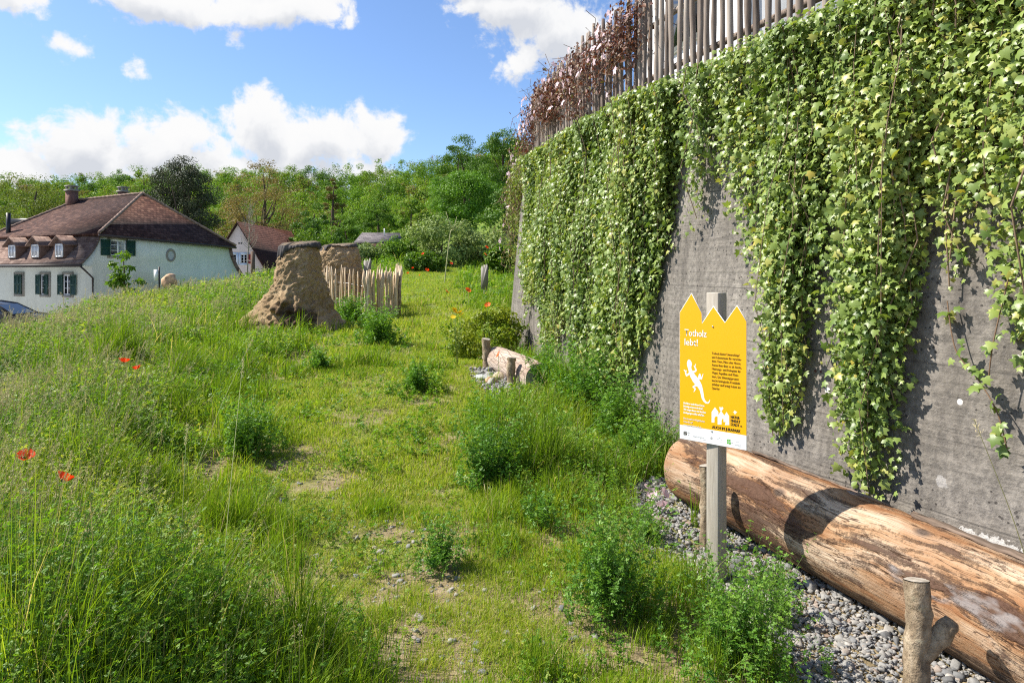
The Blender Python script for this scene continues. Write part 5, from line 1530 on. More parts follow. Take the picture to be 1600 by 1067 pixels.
ptree('apple_tree', 'small round tree left of the grey shed', 'tree', 540, 336, 62, 46, M['forest'], .15, 46, 180, 60, base=.15, tbase=.55, cr=.33)
ptree('plum_tree', 'dark round tree above the second earth mound', 'tree', 489, 318, 66, 60, M['darkleaf'], .16, 56, 190, 61, base=.12, tbase=.5, cr=.32)
ptree('birch_tree', 'pale green tree between the shed and the silver shrubs', 'tree', 645, 312, 70, 62, M['forest'], .16, 60, 200, 62, base=.1, tbase=.62, cr=.3)
ptree('elder_bush', 'dark leafy bush between the domed tree and the far edge of the wall', 'bush', 792, 286, 46, 86, M['darkleaf'], .17, 60, 110, 64, base=.03, tbase=.55, cr=.32)
ptree('hazel_bush', 'bright green hazel bush rising behind the earth tower', 'bush', 486, 356, 33, 58, M['shrub'], .11, 34, 90, 63, base=.05, tbase=.5, cr=.33)
for i, (px, yt, Y, wp, m_, tb, lab) in enumerate([
        (690, 338, 36, 100, 'silver', .5, 'tall loose grey green shrub at the top of the meadow'),
        (752, 352, 37, 86, 'silver', .68, 'grey green shrub leaning towards the wall, right of the tall stalk'),
        (625, 372, 40, 66, 'forest', .55, 'mid green shrub in front of the grey shed roof'),
        (566, 380, 38, 60, 'silver', .35, 'shrub behind the paling fence'),
        (660, 392, 33, 60, 'shrub', .2, 'low bright shrub at the foot of the tall grey green one'),
        (778, 378, 31, 44, 'shrub', .35, 'bright shrub against the far edge of the wall'),
        (520, 352, 52, 60, 'forest', .4, 'rounded shrub behind the two earth mounds')]):
    ptree('shrub', lab, 'shrub', px, yt, Y, wp, M[m_], .11 + .0012 * Y, 46, 120, 70 + i, group='shrubs at the top of the meadow', base=.02, tbase=tb, cr=.34, limbs=8, flat=.8, trunk=.02)
ptree('maple_sapling', 'young maple in fresh leaf before the mint house side window', 'tree', 190, 381, 25.5, 52, M['shrub'], .15, 36, 46, 80, base=.08, tbase=.25, cr=.36, limbs=9, trunk=.02, shell=.2)
xy, h, w = tpx(762, 458, 10.8, 112)
tree('shrub', 'bright yellow green shrub at the foot of the wall corner', 'shrub', (-.42, 10.75), .95, 1.15, M['shrub'], .055, 50, 120, 81, base=.0, tbase=.88, cr=.33, flat=.8, limbs=6, trunk=.02)

# bare young tree with its stake, by the pink house
q = at(386, 440, 29)
yt = empty('bare_sapling', (q[0], q[1], gz(q[0], q[1])))
tag(yt, 'thin young tree with bare twigs before the pink house', 'tree')
rg = np.random.default_rng(91); a = Acc()
hh = EYE + (425 - 318) / F * 29 - yt.location.z
P_ = catmull(np.array([(0, 0, -.1), (.03, 0, hh * .35), (.10, 0, hh * .62), (.12, 0, hh)]), 8)
Vv, Ff = tube(P_, np.linspace(.035, .006, len(P_)), 7); a.add(Vv, Ff)
for i in range(26):
    k_ = int(rg.uniform(.42, .95) * (len(P_) - 1)); p = P_[k_]; an = rg.uniform(0, 6.28); L_ = rg.uniform(.35, 1.0) * (1.25 - k_ / len(P_))
    e = p + np.array([math.cos(an) * L_ * .55, math.sin(an) * L_ * .55, L_])
    Vv, Ff = tube(catmull(np.array([p, (p + e) / 2 + (math.cos(an) * .08, math.sin(an) * .08, -.04), e]), 4), np.linspace(.012, .003, 9), 4, False); a.add(Vv, Ff)
    for j in range(3):
        b = p + (e - p) * rg.uniform(.3, .9); e2 = b + rg.normal(0, .13, 3) + (0, 0, .22)
        Vv, Ff = tube([b, e2], [.006, .002], 4, False); a.add(Vv, Ff)
a.build('trunk', plain('young_bark', (.28, .24, .19), .8), yt)
a = Acc(); n = 90; pp = P_[rg.integers(14, len(P_), n)] + rg.normal(0, .28, (n, 3))
q = at(395, 440, 28.6)
sk_ = empty('tree_stake', (q[0], q[1], gz(q[0], q[1]))); tag(sk_, 'brown wooden stake beside the bare young tree', 'stake')
a = Acc(); zt_ = EYE + (425 - 393) / F * 28.6 - sk_.location.z
Vv, Ff = tube([(0, 0, -.1), (0, 0, zt_)], .085, 10); a.add(Vv, Ff); a.build('pole', plain('stake_brown', (.13, .085, .06), .85), sk_)
a = Acc(); Vv, Ff = tube([(0, .0, zt_ - .42), (-.25, .1, zt_ - .38)], .03, 6); a.add(Vv, Ff); a.build('tie', M['gutter'], sk_)

# tall pale stalk in the upper meadow
q = at(694, 435, 27)
a = Acc(); z0 = gz(q[0], q[1]); zt_ = EYE + (425 - 340) / F * 27
P_ = catmull(np.array([(q[0], q[1], z0 - .1), (q[0] + .12, q[1], z0 + 1.0), (q[0] + .25, q[1], z0 + 2.0), (q[0] + .35, q[1], EYE + 65 / F * 27)]), 6)
Vv, Ff = tube(P_, np.linspace(.026, .018, len(P_)), 6); a.add(Vv, Ff)
for dx, dz in ((-.28, .75), (.45, .40), (.15, .55)):
    Vv, Ff = tube([P_[-1], P_[-1] + (dx * .6, 0, dz * .5), P_[-1] + (dx, 0, dz)], [.018, .012, .006], 5); a.add(Vv, Ff)
o = a.build('flower_stalk', plain('dry_stalk', (.42, .40, .20), .8)); tag(o, 'tall pale forked stalk in the upper meadow before the shrubs', 'plant')

# ------------------------------------------------------------------ far wood
rg = np.random.default_rng(77)
a = Acc(); tk = Acc()
rows = [(285, 262, 60), (245, 275, 52), (212, 289, 46), (182, 303, 40), (155, 320, 34), (130, 333, 28)]
for (Y, yt, cnt_) in rows:
    for i in range(cnt_):
        px = -90 + 1010 * (i + rg.uniform(.05, .95)) / cnt_
        y_ = Y + rg.uniform(-12, 12)
        if px > 690 and Y < 190 : lift = np.interp(px, [690, 740, 800], [0, 38, 60])
        else: lift = 0
        lift += np.interp(px, [-90, 0, 120, 230, 420, 470, 640, 700, 760], [-20, -18, -12, -2, 2, -1, 3, 14, 20]) * (Y > 200)
        lift += np.interp(px, [560, 650, 720, 800], [0, 9, 22, 34])
        yy_ = yt - lift + rg.normal(0, 4.5)
        x, _, zt = at(px, yy_, y_)
        zb = gz(x, y_)
        h = max(zt - zb, 6.5); h = min(h, 19)
        w = rg.uniform(7.5, 12.5) * (.75 + .02 * h)
        tb = np.clip(rg.normal(.62, .16), .12, .80)
        if rg.random() < .04: tb = .93
        crown_acc(a, rg, np.array([x, y_, zb]), h, w, 32, 84 if Y > 200 else 120, .40 if Y < 170 else .54, tb, .12, cr=.42, base=.06, flat=.75, shell=.45)
        Vv, Ff = tube([(x, y_, zb - .3), (x, y_, zb + h * .5)], [.25, .12], 5, False); tk.add(Vv, Ff)
wood = empty('forest', (-10, 190, 8)); b0 = np.array((-10, 190, 8.0), np.float32)
tag(wood, 'mixed green spring woodland covering the hillside behind the houses', 'woodland', kind='stuff')
for acc, nm, mt in ((a, 'crowns', M['forest']), (tk, 'trunks', M['bark'])):
    acc.v = [v - b0 for v in acc.v]; o = acc.build(nm, mt, wood); o['kind'] = 'stuff'

# ------------------------------------------------------------------ meadow
PY = np.array([0, 2.4, 3.2, 5.2, 7.4, 10, 15, 25, 40]); PX = np.array([-.02, -.04, -.12, -1.15, -1.6, -1.75, -2.2, -3.3, -4.2])
PWL = np.array([.55, .60, .62, .70, .85, 1.0, 1.1, 1.0, .6]); PWR = np.array([.42, .50, .62, 1.05, 1.15, 1.2, 1.2, 1.3, .8])
def herb_h(x, y):
    """height of the growth at a point, in metres: trodden path, tall meadow on the left, mixed growth on the right"""
    d = x - np.interp(y, PY, PX); wl = np.interp(y, PY, PWL); wr = np.interp(y, PY, PWR)
    nz_ = vnoise(x, y, 1.1, 1); n2_ = vnoise(x, y, 3.0, 2)
    left = smoothstep(wl * .8, wl + 1.1 + .05 * y, -d + (nz_ - .5) * .9)
    right = smoothstep(wr * .8, wr + .5, d + (nz_ - .5) * .6)
    h = .03 + .075 * n2_ ** 1.5 + left * (.20 + .25 * nz_ + .08 * n2_) * (1 + .32 * smoothstep(-5.0, -3.6, x) * (1 - smoothstep(9, 14, y))) + right * (.07 + .20 * nz_)
    h = h * (1 - .6 * smoothstep(.25, .5, x) * (1 - smoothstep(3.9, 4.6, y)))
    mid = smoothstep(wl + 4.5, wl + 1.5, -d) * smoothstep(6.5, 8, y) * (1 - smoothstep(16, 19, y))
    h = h * (1 - .55 * mid * left)
    return h
def free(x, y):
    wx = np.interp(y, WC[:, 1], WC[:, 0])
    ok = x < wx - .02
    ok &= ~((x > gravel_edge(y) + .04) & (y < 5.45) & (vnoise(x, y, 6, 9) < .93))
    ok &= ~((x > gravel_edge(y)) & (x < .1) & (y > 7.7) & (y < 9.6) & (vnoise(x, y, 6, 9) < .85))
    # the logs
    def seg(p, q, r_):
        p, q = np.array(p), np.array(q); d_ = q - p; t = np.clip(((x - p[0]) * d_[0] + (y - p[1]) * d_[1]) / (d_ @ d_), 0, 1)
        return np.hypot(x - p[0] - t * d_[0], y - p[1] - t * d_[1]) > r_
    ok &= seg(LOGF, LOGN, .26) & seg((-.22, 9.55), (.33, 8.15), .2)
    ok &= np.hypot(x - TX, (y - TY) * 1.1) > .95
    ok &= ((x - TX + .7) / .75) ** 2 + ((y - TY) / .35) ** 2 > 1
    ok &= np.hypot(x - T2[0], y - T2[1]) > .8
    # mint house and car yard stay out of reach
    ok &= x > np.interp(y, CY, CX) - 6.5
    return ok
def sample(n, y0, y1, rg, spread=.80, xr=None, power=1.0):
    """points in the wedge the path overlooks"""
    out = []; got = 0
    while got < n:
        y = (y0 ** (2 - power + 1e-6) + rg.random(n) * (y1 ** (2 - power + 1e-6) - y0 ** (2 - power + 1e-6))) ** (1 / (2 - power + 1e-6))
        x = y * rg.uniform(-spread, spread * (.62 if y1 < 12 else .2), n) - .1
        if xr: 
            k_ = (x > xr[0]) & (x < xr[1]); x, y = x[k_], y[k_]
        k_ = free(x, y); x, y = x[k_], y[k_]
        out.append(np.stack([x, y], 1)); got += len(x)
    return np.concatenate(out)[:n]

def blades(acc, P, h, wd, rg, tint, lean=.5):
    n = len(P)
    z0 = ground_z(P[:, 0], P[:, 1]) - .01
    an = rg.uniform(0, 2 * np.pi, n); an = np.where(rg.random(n) < .4, rg.normal(.3, .8, n), an)
    le = lean * rg.random(n) ** 1.3
    dx, dy = np.cos(an) * le, np.sin(an) * le
    fa = rg.uniform(0, np.pi, n); sx_, sy_ = np.cos(fa), np.sin(fa)
    V = np.zeros((n, 7, 3), np.float32)
    for i, (t, wk) in enumerate(((0, .8), (.42, 1), (.76, .7))):
        cx_ = P[:, 0] + dx * h * t ** 2; cy_ = P[:, 1] + dy * h * t ** 2; cz_ = z0 + h * (t - .32 * le * t ** 2)
        for s_, j in ((-1, 2 * i), (1, 2 * i + 1)):
            V[:, j, 0] = cx_ + s_ * sx_ * wd * wk; V[:, j, 1] = cy_ + s_ * sy_ * wd * wk; V[:, j, 2] = cz_
    V[:, 6, 0] = P[:, 0] + dx * h; V[:, 6, 1] = P[:, 1] + dy * h; V[:, 6, 2] = z0 + h * (1 - .36 * le)
    o7 = (np.arange(n) * 7)[:, None]
    acc.add(V.reshape(-1, 3), [np.concatenate([o7 + [0, 1, 3, 2], o7 + [2, 3, 5, 4]]), o7 + [4, 5, 6]], np.repeat(tint, 7))

rg = np.random.default_rng(400)
a = Acc()
for (n, y0, y1, wd, pw) in ((130000, 1.7, 5.0, .0016, 1.0), (120000, 4.5, 10, .0026, 1.0), (90000, 9, 19, .0050, 1.0), (45000, 18, 42, .011, 1.0)):
    P = sample(n, y0, y1, rg, power=pw)
    hh = herb_h(P[:, 0], P[:, 1])
    cl_ = vnoise(P[:, 0], P[:, 1], 5.5, 11)
    patch = vnoise(P[:, 0], P[:, 1], 1.7, 6) * .6 + vnoise(P[:, 0], P[:, 1], 4.1, 7) * .4
    keep = rg.random(n) < np.clip(.30 + 2.9 * (patch - .38), .10, 1) * np.where(hh > .3, .55, 1)
    P, hh, cl_, patch = P[keep], hh[keep], cl_[keep], patch[keep]; n = len(P)
    h = hh * rg.uniform(.45, 1.2, n) * (.5 + 1.0 * cl_)
    tuft = (vnoise(P[:, 0], P[:, 1], 2.6, 15) > .70); h = np.where(tuft & (hh < .3), h * 2.3, h)
    tint = np.clip(.40 + .42 * (vnoise(P[:, 0], P[:, 1], .9, 12) - .45) + rg.normal(0, .15, n) - .10 * tuft + .16 * (hh < .2), 0, .9)
    tint = np.where(rg.random(n) < .05, 1.0, tint)
    blades(a, P, h, wd * rg.uniform(.6, 1.5, n), rg, tint, .75)
# short turf and straw on the trodden path
for (n, y0, y1, wd, hm) in ((150000, 1.75, 5.5, .0013, .038), (110000, 5, 14, .0026, .055), (40000, 13, 34, .006, .09)):
    y = y0 + (y1 - y0) * rg.random(n) ** 1.15; x = np.interp(y, PY, PX) + rg.uniform(-1, 1, n) * (np.interp(y, PY, PWL) + np.interp(y, PY, PWR)) * .62
    P = np.stack([x, y], 1); P = P[free(x, y)]
    hh = herb_h(P[:, 0], P[:, 1])
    pt = vnoise(P[:, 0], P[:, 1], 2.3, 51) * .55 + vnoise(P[:, 0], P[:, 1], 7.0, 52) * .45
    bare = np.clip((4.2 - P[:, 1]) * .17, 0, .26)
    keep = (hh < .2) & (rg.random(len(P)) < np.clip((pt - .26 - bare) * 4.0, .05, 1)); P, pt = P[keep], pt[keep]; n = len(P)
    blades(a, P, hm * rg.uniform(.4, 1.3, n) * (.5 + 1.2 * pt), wd * rg.uniform(.6, 1.4, n), rg, np.clip(rg.normal(.78, .15, n), 0, 1), 1.1)
n = 9000
y = 1.75 + 8 * rg.random(n) ** 1.5; x = np.interp(y, PY, PX) + rg.normal(0, .6, n); ok = free(x, y); x, y = x[ok], y[ok]; n = len(x)
a.inst(LEAF_T * (.07, 1, .2), LEAF_F, np.stack([x, y, ground_z(x, y) + rg.uniform(.002, .02, n)], 1), frames(np.array([0, 0, 1.]) + rg.normal(0, .3, (n, 3)), rdir(n, rg) * (1, 1, .2), rg.uniform(.015, .07, n)), np.full(n, 1.0))
o = a.build('grass', M['grass']); tag(o, 'fresh green grass of the meadow and the trodden path', 'grass', kind='stuff')

# leafy herbs between the grass: stems with leaflets in threes
def herbs(acc, P, h, nodes, leaf, rg, tint0, spread=.25, T=TRI_T, Fc=TRI_F, up=.5, stems=None, z0=None):
    n = len(P)
    if z0 is None: z0 = ground_z(P[:, 0], P[:, 1])
    an = rg.uniform(0, 2 * np.pi, n); le = spread * rg.random(n)
    t = (np.arange(nodes)[None] + rg.random((n, nodes))) / nodes
    t = .12 + .88 * t ** .85
    base_ = np.stack([P[:, 0], P[:, 1], z0], 1)[:, None, :]
    dirv = np.stack([np.cos(an) * le, np.sin(an) * le, np.sqrt(1 - le ** 2)], 1)[:, None, :]
    bow_ = np.stack([np.cos(an + 1) * .12, np.sin(an + 1) * .12, 0 * an], 1)[:, None, :]
    pos = base_ + dirv * (t * h[:, None])[..., None] + bow_ * (t ** 2 * h[:, None])[..., None]
    ph = an[:, None] + np.arange(nodes)[None] * 2.4 + rg.normal(0, .4, (n, nodes))
    out = np.stack([np.cos(ph), np.sin(ph), np.full_like(ph, up) * rg.uniform(-.2, 1.4, ph.shape)], -1)
    pos = pos + out * (leaf * .45 * (1.25 - .6 * t))[..., None]
    nor = -out * .5 + np.array([0, 0, 1.0]) + rg.normal(0, .35, out.shape)
    size = leaf * (1.15 - .45 * t) * rg.uniform(.65, 1.25, t.shape)
    tt = np.clip(tint0[:, None] + .18 * (t - .5) + rg.normal(0, .13, t.shape), 0, 1)
    acc.inst(T, Fc, pos.reshape(-1, 3), frames(nor.reshape(-1, 3), out.reshape(-1, 3), size.reshape(-1)), tt.reshape(-1))
    if stems is not None:
        m = 4; tt_ = np.linspace(0, 1, m)
        q = base_ + dirv * (tt_[None] * h[:, None])[..., None] + bow_ * (tt_[None] ** 2 * h[:, None])[..., None]
        wd = np.array([1, .9, .7, .3]) * .0016
        Vs = np.stack([q + np.array([1, 0, 0]) * wd[None, :, None], q + np.array([-.5, .87, 0]) * wd[None, :, None], q + np.array([-.5, -.87, 0]) * wd[None, :, None]], 2).reshape(n, -1, 3)
        f_ = []
        for i in range(m - 1):
            for j in range(3): f_.append((i * 3 + j, i * 3 + (j + 1) % 3, i * 3 + 3 + (j + 1) % 3, i * 3 + 3 + j))
        stems.add(Vs.reshape(-1, 3), (np.array(f_)[None] + (np.arange(n) * m * 3)[:, None, None]).reshape(-1, 4), np.full(n * m * 3, .4))

a = Acc(); st = Acc()
for (n, y0, y1, nodes, leaf) in ((15000, 1.75, 6, 14, .023), (17000, 5.5, 12, 10, .034), (14000, 11, 20, 7, .058), (7000, 19, 38, 6, .10)):
    P = sample(n, y0, y1, rg)
    hh = herb_h(P[:, 0], P[:, 1]); cl_ = vnoise(P[:, 0], P[:, 1], 1.5, 21)
    keep = rg.random(n) < np.clip((hh - .13) * 4.2, .0, 1) * np.clip(.25 + 1.5 * (cl_ - .22), .1, 1)
    P, hh, cl_ = P[keep], hh[keep], cl_[keep]
    h = hh * rg.uniform(.65, 1.2, len(P))
    herbs(a, P, h, nodes, leaf, rg, np.clip(.62 + .55 * (vnoise(P[:, 0], P[:, 1], .7, 22) - .5) + .05 * (y0 < 3) + rg.normal(0, .1, len(P)), .05, .95), stems=st if y0 < 6 else None)
# broader leaved weeds among them
for (n, y0, y1, nodes, leaf) in ((2600, 1.75, 6, 9, .048), (2200, 5.5, 12, 8, .062)):
    P = sample(n, y0, y1, rg); hh = herb_h(P[:, 0], P[:, 1])
    keep = rg.random(n) < np.clip((hh - .16) * 3, 0, 1) * np.clip(2.4 * (vnoise(P[:, 0], P[:, 1], 1.9, 61) - .42), 0, 1)
    P, hh = P[keep], hh[keep]
    herbs(a, P, hh * rg.uniform(.7, 1.25, len(P)), nodes, leaf, rg, np.clip(rg.normal(.62, .16, len(P)), 0, 1), .35, OV_T, OV_F, .7, stems=st if y0 < 5 else None)
# loose weeds scattered through the short grass
for (n, y0, y1, nodes, leaf) in ((9000, 1.8, 6, 9, .019), (7000, 5.5, 14, 8, .034)):
    P = sample(n, y0, y1, rg); hh = herb_h(P[:, 0], P[:, 1])
    keep = (hh < .26) & (rg.random(n) < np.clip(3.2 * (vnoise(P[:, 0], P[:, 1], 2.4, 71) * .6 + vnoise(P[:, 0], P[:, 1], 6.0, 72) * .4 - .54), 0, 1)); P = P[keep]
    herbs(a, P, rg.uniform(.05, .22, len(P)), nodes, leaf, rg, np.clip(rg.normal(.55, .16, len(P)), 0, 1), .45, stems=st if y0 < 5 else None)
# creeping low leaves on the path
P = sample(15000, 1.75, 11, rg); hh = herb_h(P[:, 0], P[:, 1])
keep = (hh < .24) & (rg.random(len(P)) < np.clip(2.6 * (vnoise(P[:, 0], P[:, 1], 2.1, 31) - .36), 0, 1)); P = P[keep]
herbs(a, P, rg.uniform(.02, .07, len(P)), 5, .017 + 0 * len(P), rg, np.clip(rg.normal(.8, .15, len(P)), 0, 1), .9)
hb = empty('meadow_herbs', (-3, 8, .2)); b0 = np.array((-3, 8, .2), np.float32)
tag(hb, 'leafy clover and vetch growing thick through the meadow', 'herbs', kind='stuff')
for acc, nm, mt in ((a, 'leaves', M['herb']), (st, 'stems', M['stem_green'])):
    acc.v = [v - b0 for v in acc.v]; o = acc.build(nm, mt, hb); o['kind'] = 'stuff'

# flowering grasses: thin culms with pale drooping panicles
a = Acc()
SEED_T = LEAF_T * (0.35, 1, .5)
for (n, y0, y1, sc_) in ((1500, 1.8, 6, 1.1), (2400, 5, 12, 1.6), (2600, 11, 22, 2.4), (700, 20, 34, 4.0)):
    P = sample(n * 3, y0, y1, rg); hh = herb_h(P[:, 0], P[:, 1])
    d = P[:, 0] - np.interp(P[:, 1], PY, PX)
    wgt = np.clip((hh - .17) * 3.4, 0, 1) * np.clip(.12 + 1.1 * smoothstep(1.2, 4.2, -d) * (.4 + vnoise(P[:, 0], P[:, 1], .9, 41)), 0, 1)
    keep = rg.random(len(P)) < wgt; P, hh = P[keep][:n], hh[keep][:n]; m = len(P)
    h = hh * rg.uniform(1.05, 1.45, m) + .05
    z0 = ground_z(P[:, 0], P[:, 1]); an = rg.normal(.2, 1.0, m); le = rg.uniform(.05, .35, m)
    tt_ = np.array([0, .5, .85, 1.0])
    q = np.stack([P[:, 0][:, None] + np.cos(an)[:, None] * le[:, None] * h[:, None] * tt_ ** 2.2, P[:, 1][:, None] + np.sin(an)[:, None] * le[:, None] * h[:, None] * tt_ ** 2.2, z0[:, None] + h[:, None] * (tt_ - .2 * le[:, None] * tt_ ** 3)], -1)
    wd = .0011 * sc_
    for i in range(3):
        sd_ = np.array([wd, 0, 0])
        Vv = np.stack([q[:, i] - sd_, q[:, i] + sd_, q[:, i + 1] + sd_, q[:, i + 1] - sd_], 1)
        a.add(Vv.reshape(-1, 3), (np.arange(m) * 4)[:, None] + np.array([0, 1, 2, 3]), np.full(m * 4, .12))
    ns_ = 22
    u = rg.random((m, ns_)); L_ = rg.uniform(.06, .16, m) * (1 + .12 * (sc_ - 1))
    e = q[:, 3] - q[:, 2]; e = unit(e)
    pos = q[:, 3][:, None] - e[:, None] * (u * L_[:, None])[..., None] + rg.normal(0, 1, (m, ns_, 3)) * (.010 * sc_ ** .6 * (.3 + u))[..., None]
    tip = e[:, None] + rg.normal(0, .5, (m, ns_, 3))
    a.inst(SEED_T, LEAF_F, pos.reshape(-1, 3), frames(rdir(m * ns_, rg), tip.reshape(-1, 3), (.011 * sc_ ** .75 * rg.uniform(.6, 1.3, m * ns_))), np.repeat(np.clip(rg.normal(.55, .25, m), 0, 1), ns_))
o = a.build('flowering_grass', M['seed']); tag(o, 'tall grass with pale brown seed heads over the left meadow', 'seed grass', kind='stuff')

# ------------------------------------------------------------------ single leafy clumps
def clump(label, xy, h, w, nst, nodes, leaf, seed, mat='lucerne', tint=.45, name='lucerne_plant', group=None, cat='plant', T=TRI_T, Fc=TRI_F, grass=0):
    rg = np.random.default_rng(seed)
    z0 = gz(*xy)
    root = empty(name, (xy[0], xy[1], z0))
    r_ = w * .5 * np.abs(rg.normal(0, .62, nst)); an = rg.uniform(0, 6.28, nst)
    P = np.stack([r_ * np.cos(an) * .55, r_ * np.sin(an) * .55], 1)
    hh = h * (1.08 - .50 * np.clip(r_ / (w * .5), 0, 1.5)) * rg.uniform(.45, 1.1, nst)
    a, s_ = Acc(), Acc()
    herbs(a, P, hh, nodes, leaf, rg, np.clip(rg.normal(tint, .12, nst), 0, 1), .55, T, Fc, stems=s_, z0=np.zeros(nst))
    a.build('leaves', M[mat], root); s_.build('stems', M['stem_green'], root)
    return tag(root, label, cat, group)
gl = 'lucerne clumps along the path'
def gp(px, py):
    """the ground point under a picture point, by stepping out along the sight line"""
    for Y in np.arange(2, 60, .02):
        x, y, z = at(px, py, Y)
        if z <= gz(x, y): return (x, y)
    return (x, y)
CL = [('bushy lucerne clump in the middle of the meadow, level with the foot of the sign', (768, 765), .74, .66, 95, 22, .027),
      ('small lucerne plant standing alone on the bare path', (688, 890), .38, .42, 44, 15, .022),
      ('big lucerne clump at the edge of the gravel, left of the sign post', (955, 965), .72, .66, 120, 22, .022),
      ('lucerne clump at the front right of the gravel, under the sign post', (1150, 1048), .58, .80, 170, 20, .019),
      ('dark dense clump between the earth tower and the second log', (590, 540), .85, 1.15, 110, 18, .046),
      ('leafy clump in front of the paling fence', (548, 505), .85, 1.1, 90, 16, .05),
      ('low clump in the short grass left of the second log', (652, 612), .42, .7, 60, 14, .034),
      ('clump of tall herbs before the foot of the ivy curtain', (968, 690), .75, .85, 130, 20, .030),
      ('tall herbs growing over the near end of the pale log', (885, 632), .66, .75, 100, 18, .034),
      ('herbs in front of the wall between the pale log and the sign', (1000, 725), .52, .7, 90, 17, .026),
      ('tall leafy herbs hiding the near end of the pale log', (853, 615), .66, .6, 85, 17, .034),
      ('tall pale green herbs between the pale log and the ivy tips', (922, 655), .90, .95, 130, 20, .034),
      ('tall herbs at the foot of the wall left of the thick log', (1020, 735), .50, .6, 80, 16, .026),
      ('small clump on the path below the earth tower', (497, 578), .42, .55, 46, 14, .036),
      ('lucerne clump at the left side of the path, halfway along', (385, 715), .66, .8, 110, 20, .027),
      ('dark lucerne clump in the left foreground', (190, 985), .58, .8, 120, 20, .021),
      ('lucerne sprig just behind the sign post beside the log', (1200, 920), .30, .26, 16, 12, .018),
      ('sparse weeds growing out of the gravel in front of the sign post', (1215, 975), .34, .42, 40, 14, .018),
      ('tuft of weeds in the gravel beside the far end of the thick log', (1010, 845), .26, .5, 40, 12, .02),
      ('ragged herbs in the shade of the ivy beside the second log', (870, 690), .36, .7, 60, 13, .028),
      ('loose weeds where the path widens, right of the bare soil', (850, 830), .34, .7, 46, 13, .022)]
for i, (lab, pp, h, w, nst, nodes, leaf) in enumerate(CL):
    clump(lab, gp(*pp), h, w, nst, nodes, leaf, 500 + i, group=gl, tint=.55 + .05 * (i % 5))

# ------------------------------------------------------------------ poppies and other flowers
def petal_mesh(n, r_, cup, seed):
    rg = np.random.default_rng(seed); a = Acc()
    for i in range(n):
        an = i * 2 * np.pi / n + rg.normal(0, .12); k = 7; m = 5
        Vp = []
        for u in np.linspace(0, 1, m):
            for v in np.linspace(-1, 1, k):
                wd = .82 * math.sin(min(u * 1.25 + .08, 1.57)) * r_
                rad = r_ * u * (1 - .10 * v * v * u) 
                x, y = rad, v * wd * .9
                z = cup * r_ * (u ** 1.7) + .05 * r_ * math.sin(v * 7 + i) * u
                c, s_ = math.cos(an), math.sin(an); Vp.append((x * c - y * s_, x * s_ + y * c, z + .01 * r_ * i))
        ii = np.arange(m * k).reshape(m, k)
        a.add(np.array(Vp), np.stack([ii[:-1, :-1], ii[1:, :-1], ii[1:, 1:], ii[:-1, 1:]], -1).reshape(-1, 4), np.clip(.5 + rg.normal(0, .2), 0, 1))
    return a
M['seed_head'] = plain('seed_head', (.05, .06, .03), .8)
def poppy(label, px, py, Y, r_, mat, cup, tilt, seed, group):
    x, y, z = at(px, py, Y)
    zg = gz(x, y)
    if z < zg + .12: z = zg + .12
    root = empty('poppy', (x, y, zg))
    h = z - zg
    Vv, Ff = tube(catmull(np.array([(0.03, .02, -.02), (.01, 0, h * .5), (0, 0, h * .9), (0, 0, h)]), 4), .0022, 5); a = Acc(); a.add(Vv, Ff); a.build('stem', M['stem_green'], root)
    o = petal_mesh(4 if seed % 2 else 5, r_, cup, seed).build('petals', M[mat], root, True)
    o.location = (0, 0, h); o.rotation_euler = (tilt[0], tilt[1], seed)
    c, fc = IV1 * (.16 * r_, .16 * r_, .2 * r_), IF1; a = Acc(); a.add(c + (0, 0, .12 * r_), fc); s_ = a.build('seed_head', M['seed_head'], root); s_.location = (0, 0, h); s_.rotation_euler = (tilt[0], tilt[1], 0)
    return tag(root, label, 'poppy', group)
gp_ = 'poppies in the meadow'
PO = [('wide open red poppy at the left edge, the lowest but one', 40, 716, 3.9, .044, 'petal_red', .7, (.45, -.2)),
      ('red poppy with a folded petal, lowest of the poppies on the left', 97, 751, 3.6, .040, 'petal_red', .9, (.5, .5)),
      ('red poppy in the tall grass, left one of the upper pair', 193, 566, 6.6, .046, 'petal_red', .75, (.3, 0)),
      ('smaller red poppy in the tall grass, right one of the upper pair', 214, 577, 6.3, .034, 'petal_red', .95, (.2, .2)),
      ('orange poppy against the side of the pale log', 779, 554, 7.7, .036, 'petal_orange', .3, (1.1, -.2)),
      ('orange poppy over the yellow green shrub by the wall', 762, 477, 10.1, .045, 'petal_orange', .4, (.8, 0)),
      ('orange poppy left of the shrub and below the far sign back', 731, 454, 14, .062, 'petal_orange', .4, (.8, 0)),
      ('pale orange poppy in the grass right of the paling fence', 698, 456, 15, .055, 'petal_orange', .4, (.8, 0)),
      ('bright red poppy pair head in the upper meadow', 667, 422, 21, .062, 'petal_red', .4, (.8, .2)),
      ('small red poppy left of the bright one in the upper meadow', 645, 419, 22, .036, 'petal_red', .5, (.8, 0)),
      ('small orange poppy just under the bright one in the upper meadow', 656, 430, 20, .035, 'petal_orange', .5, (.8, 0)),
      ('red poppy near the shrubs, highest of the upper meadow', 661, 397, 25, .055, 'petal_red', .5, (.8, 0)),
      ('red poppy right of the tall pale stalk', 705, 412, 23, .05, 'petal_red', .5, (.8, 0)),
      ('orange red poppy by the far edge of the wall', 758, 398, 24, .06, 'petal_orange', .6, (.8, 0)),
      ('scarlet poppy above another by the far edge of the wall', 760, 387, 24.5, .06, 'petal_red', .6, (.8, 0)),
      ('faint orange poppy beside the paling fence', 637, 427, 19.5, .034, 'petal_orange', .5, (.8, 0))]
for i, (lab, px, py, Y, r_, mt, cup, tl_) in enumerate(PO): poppy(lab, px, py, Y, r_, mt, cup, tl_, i + 1, gp_)
